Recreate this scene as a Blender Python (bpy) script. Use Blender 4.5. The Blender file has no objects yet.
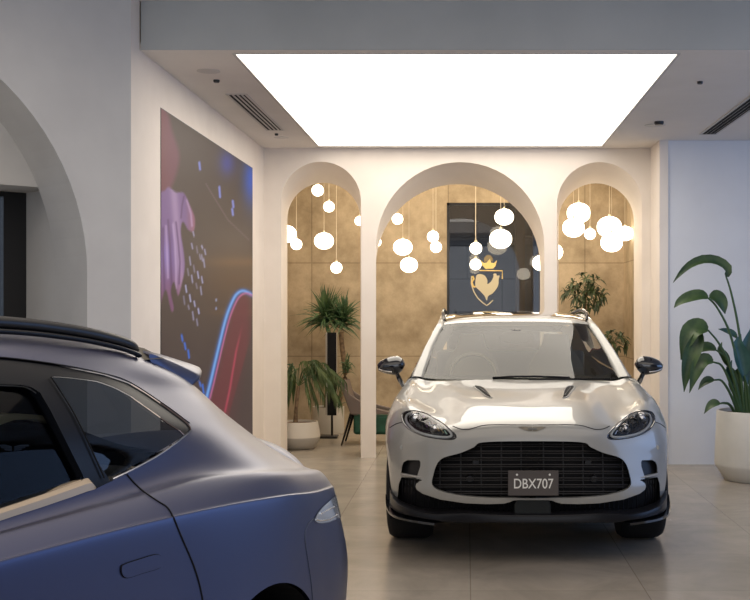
import bpy, bmesh, math, random
import numpy as np
from mathutils import Vector, Matrix
from mathutils.bvhtree import BVHTree
random.seed(7)
C = bpy.context.scene.collection
PI = math.pi
F = 1164.0; VX = 467.0; VY = 309.0; H = 1.61      # focal length in px, vanishing point, eye height

def P(px, py, Y): return Vector(((px-VX)*Y/F, Y, H-(py-VY)*Y/F))
def proj(p): return (VX+F*p[0]/p[1], VY-F*(p[2]-H)/p[1])

# ------------------------------------------------------------ materials
def mat(name, col, rough=.5, metal=0, spec=.5, coat=0, coat_rough=.03, emit=None, estr=0, sheen=0, alpha=1):
    m = bpy.data.materials.new(name); m.use_nodes = True
    b = m.node_tree.nodes['Principled BSDF']
    b.inputs['Base Color'].default_value = (*col, 1)
    b.inputs['Roughness'].default_value = rough
    b.inputs['Metallic'].default_value = metal
    b.inputs['Specular IOR Level'].default_value = spec
    b.inputs['Coat Weight'].default_value = coat
    b.inputs['Coat Roughness'].default_value = coat_rough
    if emit:
        b.inputs['Emission Color'].default_value = (*emit, 1); b.inputs['Emission Strength'].default_value = estr
    return m
def nodes(m): return m.node_tree.nodes, m.node_tree.links, m.node_tree.nodes['Principled BSDF']
def noisy(m, c1, c2, scale=4, detail=4, stretch=(1,1,1), bump=0, rough=None, lo=.35, hi=.65, dist=0):
    n, l, b = nodes(m)
    tc = n.new('ShaderNodeTexCoord'); mp = n.new('ShaderNodeMapping'); mp.inputs['Scale'].default_value = stretch
    l.new(tc.outputs['Object'], mp.inputs['Vector'])
    t = n.new('ShaderNodeTexNoise'); t.inputs['Scale'].default_value = scale; t.inputs['Detail'].default_value = detail
    t.inputs['Distortion'].default_value = dist
    l.new(mp.outputs[0], t.inputs['Vector'])
    r = n.new('ShaderNodeValToRGB'); r.color_ramp.elements[0].position = lo; r.color_ramp.elements[1].position = hi
    r.color_ramp.elements[0].color = (*c1, 1); r.color_ramp.elements[1].color = (*c2, 1)
    l.new(t.outputs['Fac'], r.inputs[0]); l.new(r.outputs[0], b.inputs['Base Color'])
    if bump:
        bp = n.new('ShaderNodeBump'); bp.inputs['Strength'].default_value = bump; bp.inputs['Distance'].default_value = .01
        l.new(t.outputs['Fac'], bp.inputs['Height']); l.new(bp.outputs[0], b.inputs['Normal'])
    if rough:
        mr = n.new('ShaderNodeMapRange'); mr.inputs[3].default_value = rough[0]; mr.inputs[4].default_value = rough[1]
        l.new(t.outputs['Fac'], mr.inputs[0]); l.new(mr.outputs[0], b.inputs['Roughness'])
    return m
def glassy(name, tint=(.8,.85,.85), ior=1.5, rough=0, boost=0):
    m = bpy.data.materials.new(name); m.use_nodes = True
    n, l = m.node_tree.nodes, m.node_tree.links
    for x in list(n): n.remove(x)
    o = n.new('ShaderNodeOutputMaterial'); mx = n.new('ShaderNodeMixShader')
    tr = n.new('ShaderNodeBsdfTransparent'); tr.inputs[0].default_value = (*tint, 1)
    gl = n.new('ShaderNodeBsdfGlossy'); gl.inputs['Roughness'].default_value = rough
    fr = n.new('ShaderNodeFresnel'); fr.inputs[0].default_value = ior
    geo = n.new('ShaderNodeNewGeometry')                 # the same reflection seen from either side of the pane
    if boost:
        ad = n.new('ShaderNodeMath'); ad.operation = 'ADD'; ad.inputs[1].default_value = boost; ad.use_clamp = True
        l.new(fr.outputs[0], ad.inputs[0]); l.new(ad.outputs[0], mx.inputs[0])
    else: l.new(fr.outputs[0], mx.inputs[0])
    l.new(tr.outputs[0], mx.inputs[1]); l.new(gl.outputs[0], mx.inputs[2]); l.new(mx.outputs[0], o.inputs[0])
    n.remove(geo)
    return m
def emis(name, col, s):
    m = bpy.data.materials.new(name); m.use_nodes = True
    n, l = m.node_tree.nodes, m.node_tree.links
    for x in list(n): n.remove(x)
    o = n.new('ShaderNodeOutputMaterial'); e = n.new('ShaderNodeEmission')
    e.inputs[0].default_value = (*col, 1); e.inputs[1].default_value = s
    l.new(e.outputs[0], o.inputs[0]); return m

# ------------------------------------------------------------ mesh building
def catmull(pts, k=6, closed=False):
    pts = [tuple(p) for p in pts]; n = len(pts); out = []
    def g(i):
        if closed: return np.array(pts[i % n])
        if i < 0: return 2*np.array(pts[0])-np.array(pts[1])
        if i >= n: return 2*np.array(pts[-1])-np.array(pts[-2])
        return np.array(pts[i])
    for i in range(n if closed else n-1):
        a, b, c, d = g(i-1), g(i), g(i+1), g(i+2)
        for j in range(k):
            t = j/k
            out.append(.5*((2*b)+(c-a)*t+(2*a-5*b+4*c-d)*t*t+(3*b-a-3*c+d)*t**3))
    if not closed: out.append(np.array(pts[-1]))
    return out

class MB:
    def __init__(s): s.v = []; s.f = []; s.n = None; s.col = None
    def add(s, vs, fs):
        o = len(s.v); s.v += [tuple(map(float, v)) for v in vs]; s.f += [tuple(i+o for i in f) for f in fs]; return s
    def box(s, x0, x1, y0, y1, z0, z1):
        return s.add([(x0,y0,z0),(x1,y0,z0),(x1,y1,z0),(x0,y1,z0),(x0,y0,z1),(x1,y0,z1),(x1,y1,z1),(x0,y1,z1)],
                     [(0,3,2,1),(4,5,6,7),(0,1,5,4),(1,2,6,5),(2,3,7,6),(3,0,4,7)])
    def obox(s, c, ax, ay, az):
        c, ax, ay, az = map(Vector, (c, ax, ay, az)); vs = []
        for k in (-1,1):
            for i, j in ((-1,-1),(1,-1),(1,1),(-1,1)): vs.append(c+ax*i+ay*j+az*k)
        return s.add(vs, [(0,3,2,1),(4,5,6,7),(0,1,5,4),(1,2,6,5),(2,3,7,6),(3,0,4,7)])
    def quad(s, a, b, c, d): return s.add([a,b,c,d], [(0,1,2,3)])
    def tube(s, pts, r, seg=8, closed=False, flat=1, up=(0,0,1), caps=True):
        pts = [Vector(p) for p in pts]; n = len(pts)
        rs = r if isinstance(r, (list, tuple)) else [r]*n
        rings = []; up = Vector(up)
        for i, p in enumerate(pts):
            a = pts[(i-1) % n] if (closed or i > 0) else p; b = pts[(i+1) % n] if (closed or i < n-1) else p
            t = (b-a)
            if t.length < 1e-9: t = Vector((0,0,1))
            t.normalize(); sd = t.cross(up)
            if sd.length < 1e-3: sd = t.cross(Vector((0,1,0)))
            sd.normalize(); u2 = sd.cross(t)
            rings.append([p+sd*math.cos(2*PI*k/seg)*rs[i]+u2*math.sin(2*PI*k/seg)*rs[i]*flat for k in range(seg)])
        vs = [v for rg in rings for v in rg]; fs = []
        for i in range(n if closed else n-1):
            j = (i+1) % n
            for k in range(seg):
                l = (k+1) % seg; fs.append((i*seg+k, i*seg+l, j*seg+l, j*seg+k))
        if not closed and caps: fs.append(tuple(range(seg))[::-1]); fs.append(tuple((n-1)*seg+k for k in range(seg)))
        return s.add(vs, fs)
    def lathe(s, prof, c=(0,0,0), seg=40, axis='z', caps=False, a0=0, a1=2*PI):
        vs = []; fs = []; full = abs(a1-a0-2*PI) < 1e-6; m = seg if full else seg+1
        for (r, h) in prof:
            for k in range(m):
                a = a0+(a1-a0)*k/seg; x, y = r*math.cos(a), r*math.sin(a)
                p = (x,y,h) if axis == 'z' else ((h,x,y) if axis == 'x' else (x,h,y))
                vs.append((p[0]+c[0], p[1]+c[1], p[2]+c[2]))
        for i in range(len(prof)-1):
            for k in range(seg):
                l = (k+1) % m; fs.append((i*m+k, i*m+l, (i+1)*m+l, (i+1)*m+k))
        if caps: fs.append(tuple(range(m))[::-1]); fs.append(tuple((len(prof)-1)*m+k for k in range(m)))
        return s.add(vs, fs)
    def grid(s, rows, closed=False):
        nu = len(rows); nv = len(rows[0]); vs = [p for r in rows for p in r]; fs = []
        for i in range(nu-1):
            for j in range(nv if closed else nv-1):
                k = (j+1) % nv; fs.append((i*nv+j, i*nv+k, (i+1)*nv+k, (i+1)*nv+j))
        return s.add(vs, fs)
    def prism(s, poly, h0, h1, plane='xz'):
        n = len(poly); f = {'xz': lambda p, h: (p[0], h, p[1]), 'xy': lambda p, h: (p[0], p[1], h), 'yz': lambda p, h: (h, p[0], p[1])}[plane]
        return s.add([f(p,h0) for p in poly]+[f(p,h1) for p in poly],
                     [tuple(range(n)), tuple(range(2*n-1, n-1, -1))]+[(i, i+n, (i+1) % n+n, (i+1) % n) for i in range(n)])
    def mirrored(s, x0=0):
        s.half = (len(s.v), len(s.f))
        o = len(s.v); v = [(2*x0-a, b, c) for a, b, c in s.v]
        fs = [tuple(i+o for i in f[::-1]) for f in s.f]
        s.v = s.v+v; s.f = s.f+fs
        if s.n is not None: s.n = s.n+[(-a, b, c) for a, b, c in s.n]
        return s
    def flip(s, x0=0):
        r = MB(); r.v = [(2*x0-a, b, c) for a, b, c in s.v]; r.f = [f[::-1] for f in s.f]
        if s.n is not None: r.n = [(-a, b, c) for a, b, c in s.n]
        return r

SPLIT = set('''intake_backing panel_return wheel_arch_liner lower_backing bonnet_shut_line grille_bar_ parking_sensor sensor_cap intake_slat lower_fins
lower_grille splitter_blade quarter_window rear_door_window window_sill_strip window_surround window_edge window_bright_strip pillar_seam window_seal
door_shut_line bumper_shut_line roof_edge_line door_handle handle_groove tail_lamp lamp_reflector lamp_rib'''.split())
def obj(name, mb, m, parent=None, smooth=False, bevel=0, subsurf=0, weld=True, sharp=40):
    if name in SPLIT and getattr(mb, 'half', None):     # left and right one are objects of their own
        hv, hf = mb.half; out = []
        for vs_, fs_, ns_ in ((mb.v[:hv], mb.f[:hf], mb.n[:hv] if mb.n else None), (mb.v[hv:], [tuple(i-hv for i in f) for f in mb.f[hf:]], mb.n[hv:] if mb.n else None)):
            q = MB(); q.v = vs_; q.f = fs_; q.n = ns_; out.append(obj(name, q, m, parent, smooth, bevel, subsurf, weld, sharp))
        return out[0]
    me = bpy.data.meshes.new(name)
    vs = mb.v
    if mb.n is not None and len(mb.f):                  # winding must agree with the given normals
        fs = []
        for f in mb.f:
            a, b, c = (Vector(mb.v[f[0]]), Vector(mb.v[f[1]]), Vector(mb.v[f[2]]))
            nn = Vector(mb.n[f[0]])+Vector(mb.n[f[1]])+Vector(mb.n[f[2]])
            fs.append(f if (b-a).cross(c-a).dot(nn) >= 0 else f[::-1])
        mb.f = fs
    if parent is not None:
        mi = WM[parent.name].inverted(); vs = [tuple(mi @ Vector(v)) for v in vs]
    me.from_pydata(vs, [], mb.f); me.update()
    if weld and mb.n is None:
        bm = bmesh.new(); bm.from_mesh(me); bmesh.ops.remove_doubles(bm, verts=bm.verts, dist=1e-5)
        bmesh.ops.recalc_face_normals(bm, faces=bm.faces); bm.to_mesh(me); bm.free()
    if m is not None: me.materials.append(m)
    o = bpy.data.objects.new(name, me); C.objects.link(o)
    if smooth:
        me.polygons.foreach_set('use_smooth', [True]*len(me.polygons))
        if mb.n is not None:
            ns = mb.n
            if parent is not None:
                r = WM[parent.name].to_3x3().inverted(); ns = [tuple((r @ Vector(q)).normalized()) for q in ns]
            me.normals_split_custom_set_from_vertices(ns)
        elif smooth != 'all': me.set_sharp_from_angle(angle=math.radians(sharp))
    if bevel:
        b = o.modifiers.new('bevel', 'BEVEL'); b.width = bevel; b.segments = 2; b.limit_method = 'ANGLE'
    if subsurf:
        b = o.modifiers.new('sub', 'SUBSURF'); b.levels = b.render_levels = subsurf
    if parent is not None:
        o.parent = parent; WM[o.name] = WM[parent.name]
    else: WM[o.name] = Matrix.Identity(4)
    return o
WM = {}
def tag(o, label, cat, group=None, kind=None):
    o['label'] = label; o['category'] = cat
    if group: o['group'] = group
    if kind: o['kind'] = kind
    return o
def thing(name, label, cat, loc=(0,0,0), rz=0, group=None):
    o = bpy.data.objects.new(name, None); C.objects.link(o); o.location = loc; o.rotation_euler = (0,0,rz)
    o.empty_display_size = .1
    WM[o.name] = Matrix.Translation(Vector(loc)) @ Matrix.Rotation(rz, 4, 'Z')
    return tag(o, label, cat, group)
def struct(name, mb, m, smooth=False, **k):
    o = obj(name, mb, m, None, smooth, **k); o['kind'] = 'structure'; return o
def copy_thing(root, loc, label, rz=0, scale=None):
    r = root.copy(); C.objects.link(r); r.location = loc; r.rotation_euler = (0,0,rz); r['label'] = label
    if scale: r.scale = scale
    for ch in list(root.children):
        c = ch.copy(); C.objects.link(c); c.parent = r
        for g in list(ch.children):
            d = g.copy(); C.objects.link(d); d.parent = c
    return r

# ------------------------------------------------------------ clipped spline surfaces (car panels)
def spline_axis(A, k, first=None):
    """Catmull-Rom along axis 0 of A[n,m,3]; first = phantom row before row 0"""
    n = len(A); f = 2*A[0]-A[1] if first is None else first
    E = np.concatenate([f[None], A, (2*A[-1]-A[-2])[None]]); out = []
    ks = k if isinstance(k, (list, tuple)) else [k]*(n-1)
    for i in range(n-1):
        a, b, c, d = E[i], E[i+1], E[i+2], E[i+3]
        for j in range(ks[i]):
            t = j/ks[i]; out.append(.5*((2*b)+(c-a)*t+(2*a-5*b+4*c-d)*t*t+(3*b-a-3*c+d)*t**3))
    out.append(E[-2]); return np.array(out)
def dense(cage, ku, kv, mirror=True):
    A = np.array(cage, float)                         # [u][v][3]
    ph = None
    if mirror: ph = A[1].copy(); ph[:,0] *= -1
    A = spline_axis(A, ku, ph)
    B = spline_axis(A.transpose(1,0,2), kv)
    return B.transpose(1,0,2)
def grid_normals(G, mirror=True, sign=1):
    du = np.gradient(G, axis=0); dv = np.gradient(G, axis=1)
    if mirror: du[0] = (1,0,0) if G[1,0,0] > 0 else (-1,0,0)
    N = np.cross(du, dv)*sign; L = np.linalg.norm(N, axis=2, keepdims=True); L[L == 0] = 1
    return N/L
def sdf_poly(poly, X, Y):
    """signed distance, positive OUTSIDE the polygon"""
    poly = np.array(poly, float); n = len(poly); d = np.full(X.shape, 1e9); ins = np.zeros(X.shape, bool)
    for i in range(n):
        a = poly[i]; b = poly[(i+1) % n]; e = b-a; L = e@e
        if L < 1e-12: continue
        t = np.clip(((X-a[0])*e[0]+(Y-a[1])*e[1])/L, 0, 1)
        d = np.minimum(d, np.hypot(X-a[0]-t*e[0], Y-a[1]-t*e[1]))
        c = ((a[1] > Y) != (b[1] > Y))
        with np.errstate(divide='ignore', invalid='ignore'):
            xi = a[0]+(Y-a[1])/(b[1]-a[1])*(b[0]-a[0]) if b[1] != a[1] else np.full(Y.shape, -1e9)
        ins ^= c & (X < xi)
    return np.where(ins, -d, d)
def clip_grid(G, N, g, off=0.0):
    nu, nv, _ = G.shape; mb = MB(); mb.n = []; vid = {}; eid = {}
    Q = G+N*off
    def V(i, j):
        k = (i, j)
        if k not in vid: vid[k] = len(mb.v); mb.v.append(tuple(Q[i,j])); mb.n.append(tuple(N[i,j]))
        return vid[k]
    def E(a, b):
        k = (a, b) if a < b else (b, a)
        if k not in eid:
            ga, gb = g[k[0]], g[k[1]]; t = ga/(ga-gb)
            p = Q[k[0]]*(1-t)+Q[k[1]]*t; n = N[k[0]]*(1-t)+N[k[1]]*t; n = n/np.linalg.norm(n)
            eid[k] = len(mb.v); mb.v.append(tuple(p)); mb.n.append(tuple(n))
        return eid[k]
    pos = g > 0
    for i in range(nu-1):
        for j in range(nv-1):
            c = [(i,j),(i+1,j),(i+1,j+1),(i,j+1)]; s = [pos[x] for x in c]
            if all(s): mb.f.append(tuple(V(*x) for x in c)); continue
            if not any(s): continue
            for tri in ((c[0],c[1],c[2]), (c[0],c[2],c[3])):
                o = []
                for q in range(3):
                    a, b = tri[q], tri[(q+1) % 3]
                    if pos[a]: o.append(V(*a))
                    if pos[a] != pos[b]: o.append(E(a, b))
                if len(o) >= 3: mb.f.append(tuple(o))
    return mb
def bvh_of(G):
    nu, nv, _ = G.shape
    vs = [tuple(p) for p in G.reshape(-1,3)]
    fs = [(i*nv+j, (i+1)*nv+j, (i+1)*nv+j+1, i*nv+j+1) for i in range(nu-1) for j in range(nv-1)]
    return BVHTree.FromPolygons(vs, fs)
EYE = Vector((0,0,H))
def hit(bvh, px, py, push=0.0, back=0.0):
    d = (P(px,py,1)-EYE).normalized()
    loc, n, i, t = bvh.ray_cast(EYE, d)
    if loc is None:
        return None
    if n.dot(d) > 0: n = -n
    return loc+n*push+Vector((0,back,0))
def hits(bvh, pts, push=0.0, back=0.0):
    return [h for h in (hit(bvh, p[0], p[1], push, back) for p in pts) if h is not None]
def ribbon(mb, loop, off, closed=True, steps=3, shrink=0):
    c = sum(loop, Vector())/len(loop); rows = []
    for k in range(steps+1):
        t = k/steps; rows.append([p+Vector(off)*t+(c-p)*shrink*t for p in loop])
    mb.grid(rows, closed); return mb
PANEL, GLOBE, SCREEN, WORLD, EXPO = 3.5, 6.0, .68, .5, 0.15
# ============================================================ materials of the room
M = {}
M['wall'] = noisy(mat('warm_white_plaster', (.78,.74,.69), .75), (.80,.725,.65), (.84,.765,.69), 3, 5, bump=.03)
M['wall_grey'] = noisy(mat('grey_plaster', (.45,.45,.45), .8), (.58,.57,.555), (.63,.62,.60), 2.5, 6, bump=.04)
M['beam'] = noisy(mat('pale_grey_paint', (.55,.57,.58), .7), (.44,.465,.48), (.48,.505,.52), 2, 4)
M['wall_right'] = noisy(mat('white_paint', (.72,.74,.78), .7), (.72,.73,.76), (.76,.77,.80), 2, 4)
M['ceiling'] = noisy(mat('ceiling_paint', (.7,.68,.66), .8), (.78,.745,.71), (.82,.785,.75), 2, 4)
M['black'] = mat('black_satin', (.012,.012,.014), .35)
M['matte_black'] = mat('matte_black', (.010,.010,.011), .7, spec=.15)
M['gloss_black'] = mat('gloss_black', (.008,.009,.012), .06, coat=1)
M['vent'] = mat('vent_white', (.6,.58,.56), .6)
M['tile_grey'] = mat('grey_tile', (.13,.13,.15), .5)
# polished stone floor
m = mat('polished_stone', (.5,.45,.38), .2)
n, l, b = nodes(m)
tc = n.new('ShaderNodeTexCoord')
t1 = n.new('ShaderNodeTexNoise'); t1.inputs['Scale'].default_value = 1.6; t1.inputs['Detail'].default_value = 8; t1.inputs['Roughness'].default_value = .65
t1.inputs['Distortion'].default_value = .6
l.new(tc.outputs['Object'], t1.inputs['Vector'])
cr = n.new('ShaderNodeValToRGB'); cr.color_ramp.elements[0].position = .3; cr.color_ramp.elements[1].position = .72
cr.color_ramp.elements[0].color = (.29,.255,.21,1); cr.color_ramp.elements[1].color = (.42,.37,.305,1)
l.new(t1.outputs['Fac'], cr.inputs[0])
bk = n.new('ShaderNodeTexBrick'); bk.offset = 0; bk.inputs['Scale'].default_value = 1
bk.inputs['Brick Width'].default_value = 1.0; bk.inputs['Row Height'].default_value = 1.0
bk.inputs['Mortar Size'].default_value = .0035; bk.inputs['Mortar Smooth'].default_value = .3
bk.inputs['Color1'].default_value = (1,1,1,1); bk.inputs['Color2'].default_value = (.90,.90,.90,1); bk.inputs['Mortar'].default_value = (.62,.6,.58,1)
mp = n.new('ShaderNodeMapping'); mp.inputs['Location'].default_value = (-.02,.35,0)
l.new(tc.outputs['Object'], mp.inputs[0]); l.new(mp.outputs[0], bk.inputs['Vector'])
mx = n.new('ShaderNodeMix'); mx.data_type = 'RGBA'; mx.blend_type = 'MULTIPLY'; mx.inputs[0].default_value = 1
l.new(cr.outputs[0], mx.inputs[6]); l.new(bk.outputs['Color'], mx.inputs[7]); l.new(mx.outputs[2], b.inputs['Base Color'])
mr = n.new('ShaderNodeMapRange'); mr.inputs[3].default_value = .16; mr.inputs[4].default_value = .32
l.new(t1.outputs['Fac'], mr.inputs[0]); l.new(mr.outputs[0], b.inputs['Roughness'])
M['floor'] = m
# ochre stone slabs behind the arches
m = mat('ochre_stone', (.5,.4,.25), .55)
n, l, b = nodes(m)
tc = n.new('ShaderNodeTexCoord')
t1 = n.new('ShaderNodeTexNoise'); t1.inputs['Scale'].default_value = 2.2; t1.inputs['Detail'].default_value = 10; t1.inputs['Roughness'].default_value = .7
l.new(tc.outputs['Object'], t1.inputs['Vector'])
cr = n.new('ShaderNodeValToRGB'); cr.color_ramp.elements[0].position = .32; cr.color_ramp.elements[1].position = .68
cr.color_ramp.elements[0].color = (.29,.22,.135,1); cr.color_ramp.elements[1].color = (.60,.48,.33,1)
l.new(t1.outputs['Fac'], cr.inputs[0])
mp = n.new('ShaderNodeMapping'); mp.inputs['Rotation'].default_value = (PI/2,0,0); mp.inputs['Location'].default_value = (.25,.977,0)
l.new(tc.outputs['Object'], mp.inputs[0])
bk = n.new('ShaderNodeTexBrick'); bk.offset = 0; bk.inputs['Scale'].default_value = 1
bk.inputs['Brick Width'].default_value = 1.83; bk.inputs['Row Height'].default_value = 1.25
bk.inputs['Mortar Size'].default_value = .007
bk.inputs['Color1'].default_value = (1,1,1,1); bk.inputs['Color2'].default_value = (.92,.92,.90,1); bk.inputs['Mortar'].default_value = (.6,.58,.54,1)
l.new(mp.outputs[0], bk.inputs['Vector'])
mx = n.new('ShaderNodeMix'); mx.data_type = 'RGBA'; mx.blend_type = 'MULTIPLY'; mx.inputs[0].default_value = 1
l.new(cr.outputs[0], mx.inputs[6]); l.new(bk.outputs['Color'], mx.inputs[7]); l.new(mx.outputs[2], b.inputs['Base Color'])
M['stone'] = m

# ============================================================ shell
D1, D2 = 12.6, 13.15       # arch wall, front and back face
CZ = 3.35                  # show-room ceiling
HZ = 3.68                  # higher ceiling of the front zone
BX0, BX1, BY = -2.39, 2.10, 15.6
struct('floor', MB().box(-6,6.5,-4,19,-.05,0), M['floor'])
o = struct('ceiling', MB(), None) if False else None

# arch wall with its three arches
def arch_curve(xa, xb, apex, Y, n=28):
    """from left foot up and over to right foot"""
    r = (xb-xa)/2; cx = (xa+xb)/2; zs = apex-r
    pts = [(xa,Y,0.0)]+[(xa,Y,zs*k/6) for k in range(1,6)]
    pts += [(cx-r*math.cos(PI*k/n), Y, zs+r*math.sin(PI*k/n)) for k in range(n+1)]
    pts += [(xb,Y,zs*(6-k)/6) for k in range(1,6)]+[(xb,Y,0.0)]
    return pts
arches = [((-2.013,-1.147,3.205), (-2.03,-1.205,3.035)), ((-.985,.838,3.20), (-1.03,.825,3.02)), ((.974,1.894,3.20), (1.035,1.885,3.03))]
XL, XR = -2.20, 1.99
wb = MB()
for Y, idx in ((D1,0), (D2,1)):
    xs = XL if idx == 0 else BX0
    for a in arches:
        xa, xb, ap = a[idx]; cv = arch_curve(xa, xb, ap, Y)
        wb.quad((xs,Y,0),(xa,Y,0),(xa,Y,CZ+.3),(xs,Y,CZ+.3))
        up = [p for p in cv if p[2] > 0]; 
        for p, q in zip(cv[6:-7], cv[7:-6]):
            wb.quad(p, q, (q[0],Y,CZ+.3), (p[0],Y,CZ+.3))
        xs = xb
    xe = XR if idx == 0 else 2.15
    wb.quad((xs,Y,0),(xe,Y,0),(xe,Y,CZ+.3),(xs,Y,CZ+.3))
for a, bb in arches:
    rows = []
    for k in range(9):
        t = k/8; e = t*t*(3-2*t)*.5+t*.5
        rows.append(arch_curve(a[0]+(bb[0]-a[0])*t, a[1]+(bb[1]-a[1])*t, a[2]+(bb[2]-a[2])*e, D1+(D2-D1)*t))
    wb.grid(rows)
ob = struct('wall_back', wb, M['wall'], smooth=True, sharp=35)
for p_ in ob.data.polygons:
    if abs(p_.normal.y) > .995: p_.use_smooth = False

# left wall with the screen, and the nib where the arch wall sits deeper than the right wall
struct('wall_left', MB().box(-2.45,-2.20,7.62,13.15,0,HZ+.02), M['wall'])
struct('wall_right', MB().box(2.075,6.5,12.02,12.25,0,CZ+.1).box(2.0,2.2,12.26,13.16,0,CZ+.1), M['wall_right'])
struct('trim_1', MB().box(1.985,2.075,12.0,12.7,0,CZ+.02).box(1.7,2.0,12.0,12.0,0,0), M['wall'])
struct('trim_2', MB().box(2.08,6.5,12.005,12.018,0,.010), M['vent'] if 'vent' in M else None)
# low ceiling with a slot for the luminous panel
LP = (-1.60,1.455,7.92,12.44)
cb = MB(); 
cb.box(-2.3,LP[0],7.83,12.7,CZ,CZ+.05).box(LP[1],6.5,7.83,12.7,CZ,CZ+.05).box(LP[0],LP[1],7.83,LP[2],CZ,CZ+.05).box(LP[0],LP[1],LP[3],12.7,CZ,CZ+.05)
cb.box(-6,6.5,-4,7.9,HZ,HZ+.05)
cb.box(BX0-.1,BX1+.1,D2,BY+.2,3.75,3.8)
struct('ceiling', cb, M['ceiling'])
struct('wall_dark_reflect', MB().box(6.5,6.7,-4,12.2,0,HZ+.05), noisy(mat('dark_reflect_paint',(.1,.11,.14),.7),(.09,.10,.13),(.12,.13,.16),2))  # unseen dark wall, added so the car sides reflect something dark
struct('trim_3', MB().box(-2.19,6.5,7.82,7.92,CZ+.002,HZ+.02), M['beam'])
# back room
struct('wall_north', MB().box(BX0-.1,-.27,BY,BY+.15,0,3.8).box(1.14,BX1+.2,BY,BY+.15,0,3.8).box(-.27,1.14,BY,BY+.15,3.035,3.8).box(-.27,1.14,BY,BY+.15,0,.75), M['stone'])
struct('wall_west', MB().box(BX0-.15,BX0,D2+.01,BY,0,3.8), M['stone'])
struct('wall_east', MB().box(BX1,BX1+.15,13.17,BY,0,3.8), M['stone'])
# window in the back room, a dim passage behind it
wf = MB()
for (x0,x1,z0,z1) in ((-.27,-.235,.75,3.035),(1.105,1.14,.75,3.035),(-.27,1.14,3.0,3.035),(-.27,1.14,.75,.79)): wf.box(x0,x1,BY+.01,BY+.06,z0,z1)
w = struct('window_1', wf, M['black'])
obj('pane', MB().box(-.24,1.11,BY+.03,BY+.036,.78,3.01), glassy('window_glass', (.80,.82,.86), 1.5), w)
struct('wall_passage', MB().box(-2.5,3.2,18.2,18.3,0,3.9), noisy(mat('passage_tile',(.14,.14,.16),.5),(.10,.09,.085),(.14,.125,.12),3))
n,l,b = nodes(bpy.data.materials['passage_tile'])
cr = [x for x in n if x.type=='VALTORGB'][0]
bk = n.new('ShaderNodeTexBrick'); bk.inputs['Scale'].default_value=1; bk.inputs['Brick Width'].default_value=1.1; bk.inputs['Row Height'].default_value=.52; bk.inputs['Mortar Size'].default_value=.012
bk.inputs['Color1'].default_value=(1,1,1,1); bk.inputs['Color2'].default_value=(.8,.8,.85,1); bk.inputs['Mortar'].default_value=(.3,.3,.3,1)
tc=[x for x in n if x.type=='TEX_COORD'][0]; mp=n.new('ShaderNodeMapping'); mp.inputs['Rotation'].default_value=(PI/2,0,0); l.new(tc.outputs['Object'],mp.inputs[0]); l.new(mp.outputs[0],bk.inputs['Vector'])
mx=n.new('ShaderNodeMix'); mx.data_type='RGBA'; mx.blend_type='MULTIPLY'; mx.inputs[0].default_value=1
l.new(cr.outputs[0],mx.inputs[6]); l.new(bk.outputs['Color'],mx.inputs[7]); l.new(mx.outputs[2],b.inputs['Base Color'])
struct('trim_4', MB().box(.72,.86,17.3,17.5,0,3.9), mat('brown_post',(.12,.075,.04),.5))
struct('trim_5', MB().box(.98,1.06,17.3,17.45,0,3.9), mat('blue_post',(.02,.06,.16),.4))
struct('wall_passage_light_block', MB().box(-2.6,-2.5,15.8,18.3,0,3.9).box(3.2,3.3,15.8,18.3,0,3.9).box(-2.6,3.3,15.76,18.3,3.9,3.95).box(-2.6,-2.4,15.6,15.8,0,3.9).box(2.3,3.3,15.6,15.8,0,3.9), mat('passage_light_block',(.2,.18,.16),.7))  # unseen side walls and lid, added to keep sky light out
struct('trim_6', MB().box(-2.5,3.2,17.6,18.2,2.72,3.9), mat('bulkhead',(.10,.085,.075),.6))

# the thick arch on the left: a wall that runs off diagonally towards the camera
A0 = Vector((-2.20,7.62,0)); AD = Vector((-1,-1,0)).normalized(); AT = Vector((-1,1,0)).normalized()
def aw(s, z, t=0): 
    p = A0+AD*s+AT*t; return (p.x, p.y, z)
TH = .64
s0 = None
def s_of(px, t=0):
    r = (px-VX)/F; b0 = A0+AT*t
    return (r*b0.y-b0.x)/(AD.x-r*AD.y)
# diagonal arch wall (cont.)
R_, CS, CZZ = 1.5, 1.805, 1.83
def acirc(n=40): return [(CS-R_*math.cos(PI*k/n), CZZ+R_*math.sin(PI*k/n)) for k in range(n+1)]
s_end = 4.6; am = MB(); ac = acirc()
for t in (0,.45):
    am.quad(aw(0,0,t), aw(CS-R_,0,t), aw(CS-R_,HZ,t), aw(0,HZ,t))
    am.quad(aw(CS+R_,0,t), aw(s_end,0,t), aw(s_end,HZ,t), aw(CS+R_,HZ,t))
    am.quad(aw(CS-R_,CZZ,t), aw(CS-R_+.0,CZZ,t), aw(CS-R_,HZ,t), aw(CS-R_,HZ,t)) if False else None
    for (s1,z1),(s2,z2) in zip(ac[:-1], ac[1:]): am.quad(aw(s1,z1,t), aw(s2,z2,t), aw(s2,HZ,t), aw(s1,HZ,t))
prof = [(CS-R_,0)]+ac+[(CS+R_,0)]
am.grid([[aw(s,z,.45*k/3) for s,z in prof] for k in range(4)])
j_ = CS-R_; am.quad(aw(j_,0,.45), aw(j_,0,.95), aw(j_,2.41,.95), aw(j_,2.41,.45)); am.quad(aw(0,0,.95), aw(j_,0,.95), aw(j_,HZ,.95), aw(0,HZ,.95)); am.quad(aw(j_,2.41,.95), aw(s_end,2.41,.95), aw(s_end,HZ,.95), aw(j_,HZ,.95)); am.quad(aw(2*CS-j_,0,.95), aw(s_end,0,.95), aw(s_end,2.41,.95), aw(2*CS-j_,2.41,.95)); am.quad(aw(2*CS-j_,0,.45), aw(2*CS-j_,0,.95), aw(2*CS-j_,2.41,.95), aw(2*CS-j_,2.41,.45))
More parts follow.
